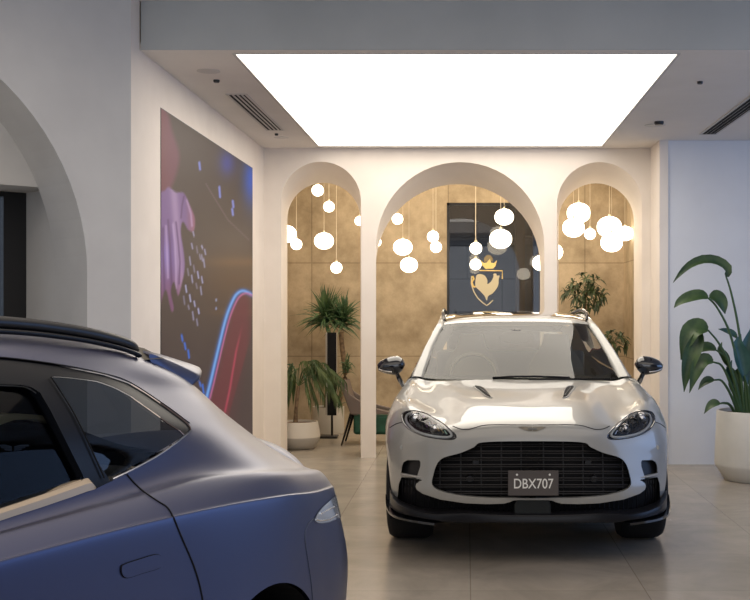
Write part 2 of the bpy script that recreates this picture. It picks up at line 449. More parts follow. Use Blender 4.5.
am.quad(aw(0,0,0), aw(0,0,.95), aw(0,HZ,.95), aw(0,HZ,0))
struct('wall_diagonal', am, M['wall_grey'])
zL = 2.41; ty = MB(); J0 = CS-R_
cut = [(s,z) for s,z in ac if z > zL]; sL = CS-math.sqrt(R_**2-(zL-CZZ)**2); sR = 2*CS-sL
poly = [(sL,zL)]+cut+[(sR,zL)]
ty.add([aw(s,z,.45) for s,z in poly], [tuple(range(len(poly)))])
ty.quad(aw(J0,zL,.45), aw(2*CS-J0,zL,.45), aw(2*CS-J0,zL,.9), aw(J0,zL,.9))
struct('trim_7', ty, M['wall_grey'])
wf = MB(); J = CS-R_
def abar(mb, s0, s1, z0, z1, t0, t1):
    mb.add([aw(s0,z0,t0),aw(s1,z0,t0),aw(s1,z0,t1),aw(s0,z0,t1),aw(s0,z1,t0),aw(s1,z1,t0),aw(s1,z1,t1),aw(s0,z1,t1)],
           [(0,3,2,1),(4,5,6,7),(0,1,5,4),(1,2,6,5),(2,3,7,6),(3,0,4,7)]); return mb
abar(wf, J+.001, J+.16, 0.0, 2.41, .88, .96); abar(wf, J+.16, 2*CS-J, 2.375, 2.41, .88, .96); abar(wf, 2.2, 2.26, 0, 2.375, .88, .96); abar(wf, J+.16, 2*CS-J, 0, .1, .88, .96)
w = struct('window_2', wf, M['black'])
obj('pane', abar(MB(), J+.16, 2.2, .1, 2.375, .915, .92), glassy('street_glass', (.85,.9,.95), 1.45), w)
# what stands outside that window
sh = thing('display_cabinet', 'lit display cabinet outside the left window, seen past its black frame', 'cabinet', (-3.6,9.4,0))
obj('back_panel', MB().box(-4.3,-3.05,9.6,9.64,0,2.5), mat('cab_back',(.05,.07,.09),.5), sh)
for k, (z, c) in enumerate(((2.0,(.05,.22,.25)),(1.75,(.30,.12,.03)),(1.5,(.10,.05,.03)),(1.25,(.28,.22,.16)))):
    obj('shelf', MB().box(-4.3,-3.05,9.25,9.6,z,z+.03), mat('cab_shelf_%d'%k, c, .4), sh)
obj('light_panel', MB().box(-4.3,-3.05,9.5,9.55,1.32,1.52), emis('cab_blue',(.05,.30,.8),1.4), sh)
obj('upper_light_panel', MB().box(-4.3,-3.05,9.5,9.55,2.1,2.28), emis('cab_blue2',(.10,.25,.38),.6), sh)

# ============================================================ ceiling fittings
lp = thing('luminous_ceiling_panel', 'large glowing white rectangular light panel set in the ceiling', 'ceiling light', ((LP[0]+LP[1])/2,(LP[2]+LP[3])/2,CZ))
fr = MB(); x0,x1,y0,y1 = LP
for b in ((x0,x1,y0,y0+.02),(x0,x1,y1-.02,y1),(x0,x0+.02,y0+.02,y1-.02),(x1-.02,x1,y0+.02,y1-.02)): fr.box(*b,CZ-.004,CZ+.03)
obj('frame', fr, M['vent'], lp)
obj('diffuser', MB().box(x0+.02,x1-.02,y0+.02,y1-.02,CZ+.004,CZ+.03), emis('panel_light',(1,.91,.79),PANEL), lp)
def vent(name, label, x, y0, y1, w=.17):
    t = thing(name, label, 'vent', (x,(y0+y1)/2,CZ), group=None)
    f = MB()
    for b in ((x-w/2,x-w/2+.018,y0,y1),(x+w/2-.018,x+w/2,y0,y1),(x-w/2+.018,x+w/2-.018,y0,y0+.02),(x-w/2+.018,x+w/2-.018,y1-.02,y1)): f.box(*b,CZ-.008,CZ+.01)
    obj('frame', f, M['vent'], t)
    obj('duct_opening', MB().box(x-w/2+.018,x+w/2-.018,y0+.02,y1-.02,CZ-.003,CZ-.0005), M['matte_black'], t)
    for k in range(3):
        xx = x-w/2+.018+(w-.036)*(k+.95)/3.6
        obj('slat', MB().obox((xx,(y0+y1)/2,CZ-.007),(.005,0,.003),(0,(y1-y0)/2-.02,0),(0,0,.001)), M['vent'], t)
    return t
Yv0 = 1.74*F/(VY-93.5); Yv1 = 1.74*F/(VY-130)
vent('air_vent', 'slotted air vent in the ceiling to the left of the light panel', (236-VX)*Yv0/F, Yv0, Yv1)
Yr0 = 1.74*F/(VY-92); Yr1 = 1.74*F/(VY-134)
vent('air_vent', 'slotted air vent in the ceiling to the right of the light panel', (708-VX)*Yr1/F, Yr0-1.0, Yr1)
def onceil(px, py): Y = 1.74*F/(VY-py); return ((px-VX)*Y/F, Y)
def disc(name, label, cat, px, py, r, h, m):
    x, y = onceil(px, py); tag(obj(name, MB().lathe([(.0001,CZ-h),(r*.8,CZ-h),(r,CZ-h*.6),(r,CZ+.03)], (x,y,0), 24), m, smooth=True), label, cat)
    return x, y
disc('ceiling_speaker', 'flat round white cover in the ceiling above the left wall', 'speaker', 208.5, 71, .085, .006, M['vent'])
disc('ceiling_speaker', 'small flat round cover near the far left corner of the light panel', 'speaker', 281.5, 137.5, .075, .006, M['vent'])
disc('ceiling_speaker', 'flat round white cover by the far right corner of the light panel', 'speaker', 655, 125.2, .10, .006, M['vent'])
disc('sprinkler_head', 'tiny dark sprinkler in the ceiling nearest the left beam end', 'sprinkler', 216.5, 80, .024, .02, M['black'])
disc('sprinkler_head', 'tiny dark sprinkler past the end of the left air vent', 'sprinkler', 276.5, 133.6, .018, .02, M['black'])
disc('sprinkler_head', 'tiny dark sprinkler in the ceiling right of the light panel', 'sprinkler', 700, 81.5, .022, .02, M['black'])
disc('smoke_detector', 'small dark detector beside the round cover right of the panel', 'detector', 659, 121.6, .045, .03, M['black'])

# ============================================================ screen on the left wall
SX = -2.196
def q2(px): return 2.196*F/(VX-px)
Ya, Yb = q2(161.2), q2(252.6)
ztop, zbot = 3.05, .28
nY, nZ = 200, 230
def seg(px,py,a,b):
    ax,ay=a;bx,by=b;ex,ey=bx-ax,by-ay;L=ex*ex+ey*ey+1e-9
    t=np.clip(((px-ax)*ex+(py-ay)*ey)/L,0,1); return np.hypot(px-ax-t*ex,py-ay-t*ey)
def pline(px,py,pts):
    d=np.full(px.shape,1e9)
    for a,b in zip(pts[:-1],pts[1:]): d=np.minimum(d,seg(px,py,a,b))
    return d
Yg, Zg = np.meshgrid(np.linspace(Ya,Yb,nY), np.linspace(zbot,ztop,nZ), indexing='ij')
PX = VX+F*SX/Yg; PY = VY-F*(Zg-H)/Yg
col = np.zeros(PX.shape+(3,)); 
def sm(a,b,x): t=np.clip((x-a)/(b-a),0,1); return t*t*(3-2*t)
def blend(col, c, a): return col*(1-a[...,None])+np.array(c)*a[...,None]
base = np.array((78,64,58)); col[:] = base
col = blend(col, (70,58,60), sm(300,420,PY)); col = blend(col,(104,76,52), np.exp(-((PY-276-(PX-210)*.05)/30)**2)*sm(175,235,PX)*.75)
col = blend(col,(140,102,62), np.exp(-((PY-262)/5)**2)*sm(185,240,PX)*.45)
col = blend(col,(140,102,62), np.exp(-((PY-312)/4)**2)*sm(195,235,PX)*.3)
col = blend(col,(50,90,190), np.exp(-(((PX-252)/9)**2+((PY-180)/26)**2))*1.0)
col = blend(col,(64,70,150), np.exp(-(((PX-227)/8)**2+((PY-163)/13)**2))*.9)
# sleeve and hand
sl = sdf_poly(catmull([(155,100),(168,112),(173,130),(180,152),(179,168),(172,188),(160,200),(150,190)],5,True),PX,PY)
col = blend(col,(118,70,84), 1-sm(-4,2,sl)); col = blend(col,(120,62,60),(1-sm(-12,-2,sl-6))*.4*np.exp(-((PX-160)/8)**2))
hd = sdf_poly(catmull([(156,205),(165,190),(169,187),(176,192),(184,193),(190,205),(195,218),(194,231),(188,230),(183,222),(181,232),(184,252),(185,268),(182,284),(178,296),(174,282),(171,292),(174,308),(171,311),(166,290),(162,300),(159,312),(153,300)],5,True),PX,PY)
a = 1-sm(-1.2,.8,hd); hc = blend(np.broadcast_to(np.array((148,112,166.)),col.shape).copy(),(205,170,212),np.exp(-((PX-177-(PY-230)*.08)/4)**2)*.8)
hc = blend(hc,(180,110,130),sm(184,194,PX)*.8); hc = blend(hc,(130,90,150),np.exp(-((PX-171)/1.6)**2)*sm(215,240,PY)*.7); hc = blend(hc,(160,80,90),sm(262,300,PY)*.35)*.88
hc = blend(hc,(150,130,215),np.exp(-(((PX-166)/6)**2+((PY-255)/16)**2))*.5)
col = col*(1-a[...,None])+hc*a[...,None]
for fp, fw in (([(176,222),(178,240),(180,262),(179,284)],.9),([(168,220),(170,245),(171,270),(172,292)],1.0),([(163,228),(163,250),(164,276),(165,300)],1.1),([(184,196),(182,206),(181,218)],.8)):
    dd = pline(PX,PY,fp); col = blend(col,(92,56,104),np.exp(-(dd/fw)**2)*a*.75)
for fp in ([(173,224),(175,244),(176,268),(176,288)],[(166,226),(167,250),(168,278)],[(187,200),(191,214),(192,226)]):
    dd = pline(PX,PY,fp); col = blend(col,(214,186,226),np.exp(-(dd/1.1)**2)*a*.55)
# glowing buttons
rnd = random.Random(3)
btn = [(193.5,234),(192,246),(197,250),(202,247),(200,257),(204,263),(190,261),(194,269),(198,275),(202,280),(188,272),(192,279),(196.5,286),(201,291),(186,289),(190,298),(194.5,304),(198.5,311),(184,300),(188.5,307),(193,316),(197,322),(202,258),(205,252)]
for k,(bx,by) in enumerate(btn):
    h = rnd.uniform(1.5,4.2); d = seg(PX,PY,(bx-.4,by-h),(bx+.6,by+h)); col = blend(col,(176,176,220),(1-sm(.3,1.2,d))*rnd.uniform(.45,1))
for (bx,by,h) in ((182,338,3),(185,346,3),(188.5,354,4),(197.5,377,3),(203,389,4),(208,397,3),(200,384,2)):
    d = seg(PX,PY,(bx-.4,by-h),(bx+.6,by+h)); col = blend(col,(60,110,215),(1-sm(.4,1.5,d)))
for (bx,by,h) in ((219.6,192,5),(233,204,3),(232.5,212,3),(199.6,166,3.5)):
    d = seg(PX,PY,(bx-.3,by-h),(bx+.5,by+h)); col = blend(col,(130,140,220),(1-sm(.4,1.8,d)))
d = pline(PX,PY,[(206,184),(212,194),(228,220),(249,240)]); col = blend(col,(120,100,110),(1-sm(.2,1,d))*.6)
for k in range(16):
    bx,by = rnd.uniform(211,217), rnd.uniform(288,309); 
    if by > 288+(bx-211)*2.2 and by < 299+(bx-211)*2.: col = blend(col,(150,160,200),(1-sm(.3,1.3,np.hypot(PX-bx,(PY-by)*.7)))*.8)
# bright rim strip, pink inside
red = sdf_poly([(206,398),(214,372),(228,312),(236,294),(243,291),(250,293),(253.5,300),(253.5,345),(240,420),(233,440),(200,440)],PX,PY)
col = blend(col,(112,52,60),(1-sm(-8,1,red))*.85)
col = blend(col,(74,60,60),(1-sm(-1,1,sdf_poly([(224,433),(252,333),(256,330),(256,450),(226,450)],PX,PY)))*.8)
edge = [(203,410),(210,384),(218,350),(226,318),(233,300),(238,293),(244,291),(253,295)]
ed = catmull(edge,6); d = pline(PX,PY,[tuple(p) for p in ed]); col = blend(col,(70,120,215),np.exp(-(d/2.6)**2)*.9); col = blend(col,(125,180,245),np.exp(-(d/1.1)**2))
d2 = pline(PX,PY,[(p[0]+3.0,p[1]+2.4) for p in ed]); col = blend(col,(205,110,160),np.exp(-(d2/1.0)**2)*.9)
d3 = pline(PX,PY,[(225,412),(230,388),(236,352),(244,318)]); col = blend(col,(195,70,95),np.exp(-(d3/1.1)**2)*sm(318,360,PY)*.8)
lin = (np.clip(col,0,255)/255)**2.2
mb = MB(); mb.grid([[(SX,Yg[i,j],Zg[i,j]) for j in range(nZ)] for i in range(nY)])
sc_ = thing('wall_screen', 'tall wall screen showing a hand over glowing buttons, on the left wall', 'screen', (-2.2,(Ya+Yb)/2,zbot))
m = bpy.data.materials.new('screen_picture'); m.use_nodes = True
n, l, b = nodes(m); at = n.new('ShaderNodeVertexColor'); at.layer_name = 'picture'
b.inputs['Base Color'].default_value = (.02,.02,.02,1); l.new(at.outputs[0], b.inputs['Emission Color']); b.inputs['Emission Strength'].default_value = SCREEN
b.inputs['Roughness'].default_value = .5; b.inputs['Specular IOR Level'].default_value = .2
o = obj('display', mb, m, sc_, weld=False)
ca = o.data.color_attributes.new('picture', 'FLOAT_COLOR', 'POINT')
buf = np.concatenate([lin.reshape(-1,3), np.ones((nY*nZ,1))],1).astype(np.float32).ravel(); ca.data.foreach_set('color', buf)
obj('bezel', MB().box(-2.1998,-2.197,Ya-.006,Yb+.006,zbot-.006,ztop+.006), M['black'], sc_)

# ============================================================ globe pendants
glob = emis('opal_glass_lit', (1,.86,.66), GLOBE); brass = mat('pale_cord', (.7,.6,.42), .4); cordm = mat('cord', (.75,.66,.5), .5)
def make_pendant(kind):
    t = thing('globe_pendant', 'x', 'pendant lamp', (0,0,0), group='globe pendants behind the arches')
    if kind == 'small': r, q = .075, .98
    else: r, q = .15, .86
    obj('globe', MB().lathe([(max(1e-4,r*math.cos(a)), r*q*(abs(math.sin(a))**.92*(1 if a > 0 else -1))) for a in [(-PI/2+PI*k/20) for k in range(21)]], seg=32), glob, t, smooth='all')
    obj('cap', MB().lathe([(.0001,r*q+.03),(.012,r*q+.03),(.02,r*q+.004),(.0001,r*q-.004)], seg=12), brass, t, smooth=True)
    obj('cord', MB().tube([(0,0,r*q+.03),(0,0,1.9)],.0032,6), cordm, t)
    return t
lamps = [ # px, py, radius px, kind, label
 (317.7,190.4,6.2,'small','small glowing globe lamp highest in the left arch'),
 (328.9,206.7,5.8,'small','small globe lamp second from the top in the left arch'),
 (286.5,233.9,10.5,'large','large globe lamp half hidden at the left edge of the left arch'),
 (296.4,244.3,5.9,'small','small globe lamp touching the half hidden large one in the left arch'),
 (324,241,10.2,'large','large globe lamp in the middle of the left arch'),
 (336.4,267.7,6,'small','small globe lamp hanging lowest in the left arch, above the spiky plant'),
 (359.5,221,5,'small','small globe lamp just showing at the right edge of the left arch'),
 (397.5,219,5.8,'small','small globe lamp highest at the left of the middle arch'),
 (402.8,247.2,10,'large','large globe lamp upper of the touching pair at the left of the middle arch'),
 (409,265,9.2,'large','large globe lamp lower of the touching pair at the left of the middle arch'),
 (433,236.6,6.1,'small','small globe lamp, upper of the two just left of the dark window'),
 (436,247,6,'small','small globe lamp, lower of the two just left of the dark window'),
 (376.5,242,5,'small','small globe lamp just showing at the left edge of the middle arch'),
 (504.2,217,10,'large','large globe lamp highest in front of the dark window'),
 (500.7,239,11.8,'large','large globe lamp below the highest one in front of the dark window'),
 (475.8,248.3,6.4,'small','small globe lamp above the crown of the crest, upper of two'),
 (475.5,264.4,6,'small','small globe lamp beside the crown of the crest, lower of two'),
 (541.5,263,9.5,'large','large globe lamp cut by the right edge of the middle arch'),
 (553,252,10.5,'large','large globe lamp showing as a sliver at the left edge of the right arch'),
 (578.7,213,12.4,'large','large globe lamp highest in the right arch'),
 (573.5,227.8,11.6,'large','large globe lamp tucked under the highest one in the right arch'),
 (590,234,6,'small','small globe lamp between the big clusters in the right arch'),
 (609.3,227,13,'large','largest globe lamp, upper in the right cluster of the right arch'),
 (625,233.5,9,'large','globe lamp furthest right in the right arch'),
 (611.6,242.5,11.6,'large','large globe lamp lowest in the right arch'),
]
lamps.sort(key=lambda q: q[3])
seen = {}; placed = []; kind_n = {'small':0,'large':0}
for k, (px,py,r,kind,lab) in enumerate(lamps):
    rr = .075 if kind == 'small' else .15; r *= .95
    Y = rr*F/r*1.0; sc1 = 1
    for Y2 in [13.5+.13*((k*5+q) % 15) for q in range(15)]:
        sc1 = (r*Y2/F)/rr; p = P(px,py,Y2); R1 = rr*sc1
        if all(abs(p.x-o_[0].x) > R1+o_[1]+.02 or abs(p.y-o_[0].y) > R1+o_[1]+.02 for o_ in placed): break
    placed.append((p.copy(), R1))
    if kind not in seen:
        seen[kind] = make_pendant(kind); o = seen[kind]; o.location = p; o['label'] = lab; o.scale = (sc1,sc1,sc1)
    else: o = copy_thing(seen[kind], p, lab, scale=(sc1,sc1,sc1))
    # the cord always reaches the ceiling
    

# crest on the window
gold = mat('gold_leaf', (.80,.58,.20), .4, metal=.3, emit=(.9,.6,.15), estr=.0); cream = mat('cream_vinyl', (.62,.55,.38), .5); dimg = mat('dim_gold',(.25,.19,.09),.5)
cr_t = thing('window_crest', 'gold shield crest with a crown on the dark window pane', 'emblem', tuple(P(487,300,BY+.02)))
YB = BY+.022
def flat(pts, y=YB, th=.004): 
    q = [P(a,b,y) for a,b in pts]; return MB().prism([(p.x,p.z) for p in q], y-th, y)
def stroke(pts, w):
    q = [P(a,b,YB) for a,b in pts]; return MB().tube(q, w, 6, flat=.4, up=(0,1,0))
obj('crown', flat([(482,265),(480.8,260),(483.6,263),(486.6,262.6),(490,258.5),(491,262.6),(494,263.2),(497,260),(495.5,266),(493,268.6),(485.5,268.8)]), gold, cr_t)
obj('cap', flat([(484,262.2),(484,258),(486.5,255.3),(490,255),(492.7,258),(492.8,261.6),(490.5,261),(489.5,258.2),(487,261.5)]), dimg, cr_t)
obj('shield_border', stroke([(479.5,270.5),(502.3,270.8),(502.3,279)],.008), gold, cr_t)
obj('shield_side', stroke([(471.6,276),(471.3,284),(474,292),(478,298.5),(483,303),(486.8,305.5),(489.6,303.5),(493,300.2)],.008), cream, cr_t)
obj('shield_flourish', stroke([(472.5,276),(473.8,279),(471.8,282),(473,286.3),(475.5,287)],.014), gold, cr_t)
obj('heart', flat(catmull([(476,277),(478,274.3),(481.5,274.2),(485,276),(487.3,280),(487.5,284),(491,281.5),(493.5,276.5),(493.3,274),(496,273.6),(497,275.8),(499.5,275.5),(498.6,280),(498,286),(493,293),(488.2,296),(486.8,300.6),(484.6,296),(480,291),(475.5,286)],4,True)), cream, cr_t)
obj('curl', stroke([(477.5,280),(482.8,279.6),(483.2,283.5),(479.8,284),(480,282)],.006), dimg, cr_t)
# ============================================================ white car, facing the camera
WX, WY = .41, 7.27
car = thing('sports_suv', 'pearl white sports SUV facing the camera with a wide black grille, parked before the arches', 'car', (WX,WY+2.4,0))
M['paint'] = mat('pearl_white_paint', (.34,.338,.32), .32, metal=.15, spec=.35, coat=1, coat_rough=.02)
M['paint'].node_tree.nodes['Principled BSDF'].inputs['Coat IOR'].default_value = 1.30
M['carglass'] = glassy('windshield_glass', (.78,.79,.70), 1.46, boost=.0)
M['darkglass'] = mat('privacy_glass', (.006,.008,.012), .03, coat=1)
M['rubber'] = mat('rubber', (.012,.012,.013), .75, spec=.25)
M['dark_plastic'] = mat('dark_plastic', (.009,.009,.011), .30, spec=.22)
M['mesh_black'] = mat('grille_black', (.010,.010,.012), .4, spec=.3)
M['chrome'] = mat('chrome', (.75,.75,.76), .12, metal=1)
M['rim'] = mat('dark_rim', (.03,.03,.034), .25, metal=.8)
M['lensdark'] = mat('lamp_dark', (.02,.022,.026), .2, metal=.5)
r9 = [(0,1.38,1.085),(.22,1.38,1.085),(.40,1.39,1.082),(.54,1.41,1.075),(.65,1.44,1.07),(.72,1.48,1.072),(.775,1.53,1.082),(.825,1.60,1.09)]
r8 = [(0,.95,1.045),(.22,.95,1.045),(.40,.97,1.037),(.53,1.0,1.012),(.65,1.05,1.005),(.74,1.14,1.03),(.81,1.22,1.048),(.875,1.34,1.05)]
r7 = [(0,.50,.988),(.22,.51,.987),(.40,.55,.975),(.54,.62,.938),(.67,.70,.945),(.78,.84,.985),(.86,1.0,1.0),(.918,1.18,1.0)]
r6 = [(0,.18,.925),(.22,.20,.923),(.41,.25,.908),(.56,.33,.88),(.69,.42,.905),(.81,.57,.945),(.89,.78,.952),(.95,1.03,.95)]
r5 = [(0,.06,.884),(.22,.07,.883),(.42,.12,.868),(.58,.19,.84),(.72,.30,.83),(.86,.47,.85),(.95,.70,.85),(.993,.97,.83)]
r4 = [(0,.02,.835),(.22,.03,.83),(.42,.07,.81),(.58,.14,.77),(.73,.25,.755),(.88,.43,.75),(.968,.64,.74),(1.0,.95,.70)]
r3 = [(0,0,.72),(.22,.01,.715),(.42,.05,.70),(.59,.12,.67),(.74,.24,.66),(.885,.42,.65),(.967,.62,.64),(.998,.94,.60)]
r2 = [(0,-.01,.58),(.22,0,.58),(.42,.035,.57),(.59,.10,.56),(.74,.22,.55),(.88,.41,.54),(.962,.61,.52),(.99,.93,.50)]
r1 = [(0,-.01,.44),(.22,0,.44),(.42,.03,.44),(.59,.09,.44),(.74,.20,.43),(.87,.40,.42),(.955,.60,.42),(.985,.92,.40)]
r0 = [(0,.04,.28),(.22,.05,.28),(.42,.08,.28),(.58,.14,.28),(.73,.25,.28),(.86,.43,.28),(.945,.62,.28),(.975,.92,.28)]
side = { # y : list of (x,z) rows 0..9
 1.42: [(.965,.29),(.975,.40),(.98,.50),(.985,.60),(.985,.70),(.975,.82),(.955,.91),(.93,.98),(.90,1.035),(.865,1.085)],
 1.95: [(.955,.30),(.96,.40),(.94,.50),(.935,.60),(.945,.72),(.955,.82),(.95,.91),(.925,.98),(.895,1.04),(.86,1.085)],
 2.70: [(.95,.30),(.955,.40),(.935,.50),(.93,.60),(.94,.72),(.955,.83),(.95,.92),(.925,.99),(.89,1.045),(.85,1.09)],
 3.45: [(.965,.30),(.975,.40),(.975,.50),(.98,.60),(.985,.72),(.985,.82),(.965,.91),(.93,.99),(.88,1.06),(.83,1.11)],
 3.99: [(.975,.30),(.985,.40),(.995,.50),(1.0,.60),(1.0,.72),(.99,.82),(.965,.92),(.92,1.0),(.86,1.08),(.80,1.15)],
 4.50: [(.93,.30),(.95,.40),(.965,.50),(.97,.60),(.97,.72),(.955,.82),(.92,.92),(.88,1.0),(.82,1.06),(.76,1.12)],
 4.88: [(.72,.32),(.75,.40),(.78,.50),(.80,.60),(.80,.72),(.79,.82),(.76,.92),(.74,1.0),(.70,1.04),(.66,1.06)],
 5.00: [(.40,.34),(.42,.40),(.44,.50),(.45,.60),(.45,.72),(.45,.82),(.44,.92),(.43,1.0),(.42,1.04),(.41,1.05)],
 5.03: [(0,.34),(0,.40),(0,.50),(0,.60),(0,.72),(0,.82),(0,.92),(0,1.0),(0,1.04),(0,1.05)]}
rows = [r0,r1,r2,r3,r4,r5,r6,r7,r8,r9]
cage = [[(-rows[j][i][0]*.985, rows[j][i][1], rows[j][i][2]) for j in range(10)] for i in range(8)]
for y in sorted(side): cage.append([(-x*.985, y, z) for x, z in side[y]])
ku = [14,14,12,12,12,12,12]+[10]*9
G0 = dense(cage, ku, 9)
N0 = grid_normals(G0, sign=1)
if N0[5,40,1] > 0: N0 = -N0
W = G0+np.array((WX,WY,0)); bw = bvh_of(W)
PXg = VX+F*W[...,0]/W[...,1]; PYg = VY-F*(W[...,2]-H)/W[...,1]
front = G0[...,1] < 1.02
def az(pts): return [(380+a/4.6875, 380+b/4.6875) for a, b in pts]     # read off an enlarged crop of the photograph
headl = [tuple(p) for p in catmull(az([(103,180),(108,158),(128,147),(165,145),(215,158),(265,185),(312,218),(345,245),(358,268),(343,279),(300,279),(240,271),(190,258),(145,236),(115,208)]),4,True)]
gr_l = az([(490,291),(440,315),(380,341),(310,360),(280,377),(262,405),(250,445),(243,478),(250,500),(285,521),(380,542),(500,552),(600,553)])
grille = [tuple(p) for p in catmull([(600,441.1)]+[(540,441.1)]+gr_l[:]+[(540,497.8),(600,497.8)],4)]
intk = [tuple(p) for p in catmull(az([(108,430),(103,408),(110,388),(126,377),(150,375),(190,377),(188,400),(180,430),(172,450),(186,461),(165,461),(104,446)]),3,True)]
intk = az([(100,445),(102,408),(110,386),(128,375),(190,376),(189,405),(178,438),(172,455),(165,458),(130,452)])
# the black lower opening: everything under the body-coloured blade
lower = az([(100,456),(150,464),(205,466),(190,474),(170,486),(166,500),(172,514),(200,533),(280,560),(400,578),(500,582),(580,580),(640,563)])+[(600,500),(600,640),(397.5,640),(397.5,498),(398.8,484)]
def cutp(poly): return np.where(front, sdf_poly(poly, PXg, PYg), 9)
wheel_r = .405
def arch_g(G, yc, zc, r): 
    d = (np.hypot(G[...,1]-yc, G[...,2]-zc)-r)*100
    return np.where(np.abs(G[...,0]) > .7, d, 9)
gA = np.minimum(arch_g(G0,.955,.36,.43), arch_g(G0,3.99,.36,.43))
g = np.minimum.reduce([cutp(headl), cutp(grille), cutp(intk), cutp(lower), gA])
def wpart(name, mb, m, parent=None, smooth='all', **k): return obj(name, mb, m, parent or car, smooth, **k)
body = clip_grid(W, N0, g).mirrored(WX)
shell = wpart('body_shell', body, M['paint'])
# thickness of the panels round every opening
rb = MB()
for poly in (headl, grille[:], intk):
    lp_ = hits(bw, poly); 
    if poly is grille: lp_ = [p for p in lp_ if p.x <= WX+.0]; ribbon(rb, lp_, (0,.09,0), False)
    else: ribbon(rb, lp_, (0,.05,0))
lowl = hits(bw, lower[:13]); ribbon(rb, lowl, (0,.10,0), False)
wpart('panel_return', rb.mirrored(WX), M['paint'], shell, smooth=True)
# arch liners
for yc in (.955,3.99):
    lin_ = MB()
    arc = [(yc+.43*math.cos(a), .36+.43*math.sin(a)) for a in [(-.3+ (PI+.6)*k/28) for k in range(29)]]
    lin_.grid([[(WX-x, WY+y, z) for y,z in arc] for x in (.925,.85,.62)])
    lin_.add([(WX-.62, WY+y, z) for y,z in arc], [tuple(range(29))])
    wpart('wheel_arch_liner', lin_.mirrored(WX), M['matte_black'], smooth=False)
def inner(name, poly, dy, m, rnd=False, parent=None, shrink=1):
    """patch of the body surface inside a px polygon, moved back by dy"""
    gg = -cutp(poly) if rnd is False else -cutp(poly)
    mb = clip_grid(W+np.array((0,dy,0)), N0, gg); return wpart(name, mb.mirrored(WX), m, parent)
inner('grille_backing', grille+[(600,441)], .10, M['matte_black'])
inner('intake_backing', intk, .055, M['mesh_black'])
inner('lower_backing', lower, .09, M['matte_black'])
# shut line round the clamshell bonnet
shut = catmull([(532,425.0),(510,424.8),(492,424.8),(482.4,425.6),(476,427.4),(469.6,429.2),(464,429.4),(459,428.6),(452.8,426.2)],5)
shut2 = catmull([(402.2,422.2),(396,424),(389.9,427.6)],5)
for s in (shut, shut2):
    sb = MB()
    h = hits(bw, [tuple(p) for p in s], .0006); sb.tube(h, .0028, 6, caps=False)
    wpart('bonnet_shut_line' if s is shut2 else 'bonnet_seam', sb.mirrored(WX), M['matte_black'], smooth=False)
# ---- grille bars
def inrange(poly, y):
    xs = []
    for (x1,y1),(x2,y2) in zip(poly, poly[1:]):
        if (y1 > y) != (y2 > y): xs.append(x1+(y-y1)/(y2-y1)*(x2-x1))
    return min(xs) if xs else None
for k in range(8):
    y = 445.2+k*6.75; x0 = inrange(grille, y)
    if x0 is None or y > 497: continue
    pts = [(x0+1+(532.5-x0-1)*t/14, y) for t in range(15)]
    mb = MB()
    h = hits(bw, pts, 0, .035); 
    for dz in (0, -.014): mb.tube([p+Vector((0,0,dz)) for p in h], .0042 if dz else .0055, 6, flat=.9, caps=True)
    wpart('grille_bar', mb.mirrored(WX), M['mesh_black'], smooth=True)
def yr(x):
    ys = []
    for (x1,y1),(x2,y2) in zip(grille, grille[1:]):
        if (x1 > x) != (x2 > x): ys.append(y1+(x-x1)/(x2-x1)*(y2-y1))
    return (min(ys), max(ys)) if len(ys) >= 2 else None
for k in range(5):
    x = 521.5-k*19.8-(k*k*.15); r = yr(x)
    if not r: continue
    h = hits(bw, [(x, r[0]+1+(r[1]-r[0]-2)*t/10) for t in range(11)], 0, .045)
    vb = MB().tube(h, .0045, 6)
    wpart('grille_upright', vb, M['mesh_black'], smooth=True); wpart('grille_upright', vb.flip(WX), M['mesh_black'], smooth=True)
for x,y in ((476,463.5),(470,480)): 
    pb = MB()
    h = hit(bw, x, y, 0, .05); pb.lathe([(.0001,-.01),(.02,-.01),(.022,.01),(.022,.05)], (h.x,h.y,h.z), 16, axis='y')
    wpart('parking_sensor', pb.mirrored(WX), M['dark_plastic'], smooth=True)
# small round tow / sensor caps on the paint
h = hit(bw, 401.8, 447.6, .001); wpart('sensor_cap', MB().lathe([(.0001,-.003),(.013,-.003),(.015,0)], tuple(h), 20, axis='y').mirrored(WX), M['paint'], smooth=True)
# ---- side intake slat (body colour) and lower fins
sl_ = catmull([(401.2,473.8),(408,475.6),(416,477.0),(424,478.4)],4)
h = hits(bw, [tuple(p) for p in sl_], .0, .012)
wpart('intake_slat', MB().tube(h, [.006+.012*math.sin(PI*min(1,(i+2)/(len(h)+2))) for i in range(len(h))], 10, flat=.55).mirrored(WX), M['paint'], smooth=True)
fb = MB()
for k in range(5):
    x = 402+k*3.1; h = hits(bw, [(x, y) for y in np.linspace(481, 505+k*.8, 8)], 0, .05); fb.tube(h, .004, 6)
wpart('lower_fins', fb.mirrored(WX), M['dark_plastic'], smooth=True)
fb = MB()
for k in range(22):
    x = 424+k*5; y0 = 497+ (x-424)*.2 if x < 440 else min(504.5,500.5+(x-440)*.13)
    h = hits(bw, [(x, y) for y in np.linspace(y0, 513.5, 5)], 0, .05)
    if len(h) > 1: fb.tube(h, .0035, 4)
wpart('lower_grille', fb.mirrored(WX), M['dark_plastic'], smooth=False)
h = hit(bw, 532, 505.5, 0, .0)
rp = MB().prism([(WX-.115,.385),(WX-.10,.425),(WX+.10,.425),(WX+.115,.385),(WX+.115,.325),(WX-.115,.325)], WY+.0, WY+.09)
wpart('radar_cover', rp, mat('radar_grey',(.014,.016,.016),.5,spec=.2), smooth=False, bevel=.008)
h = hit(bw, 431.5, 504, 0, .03)
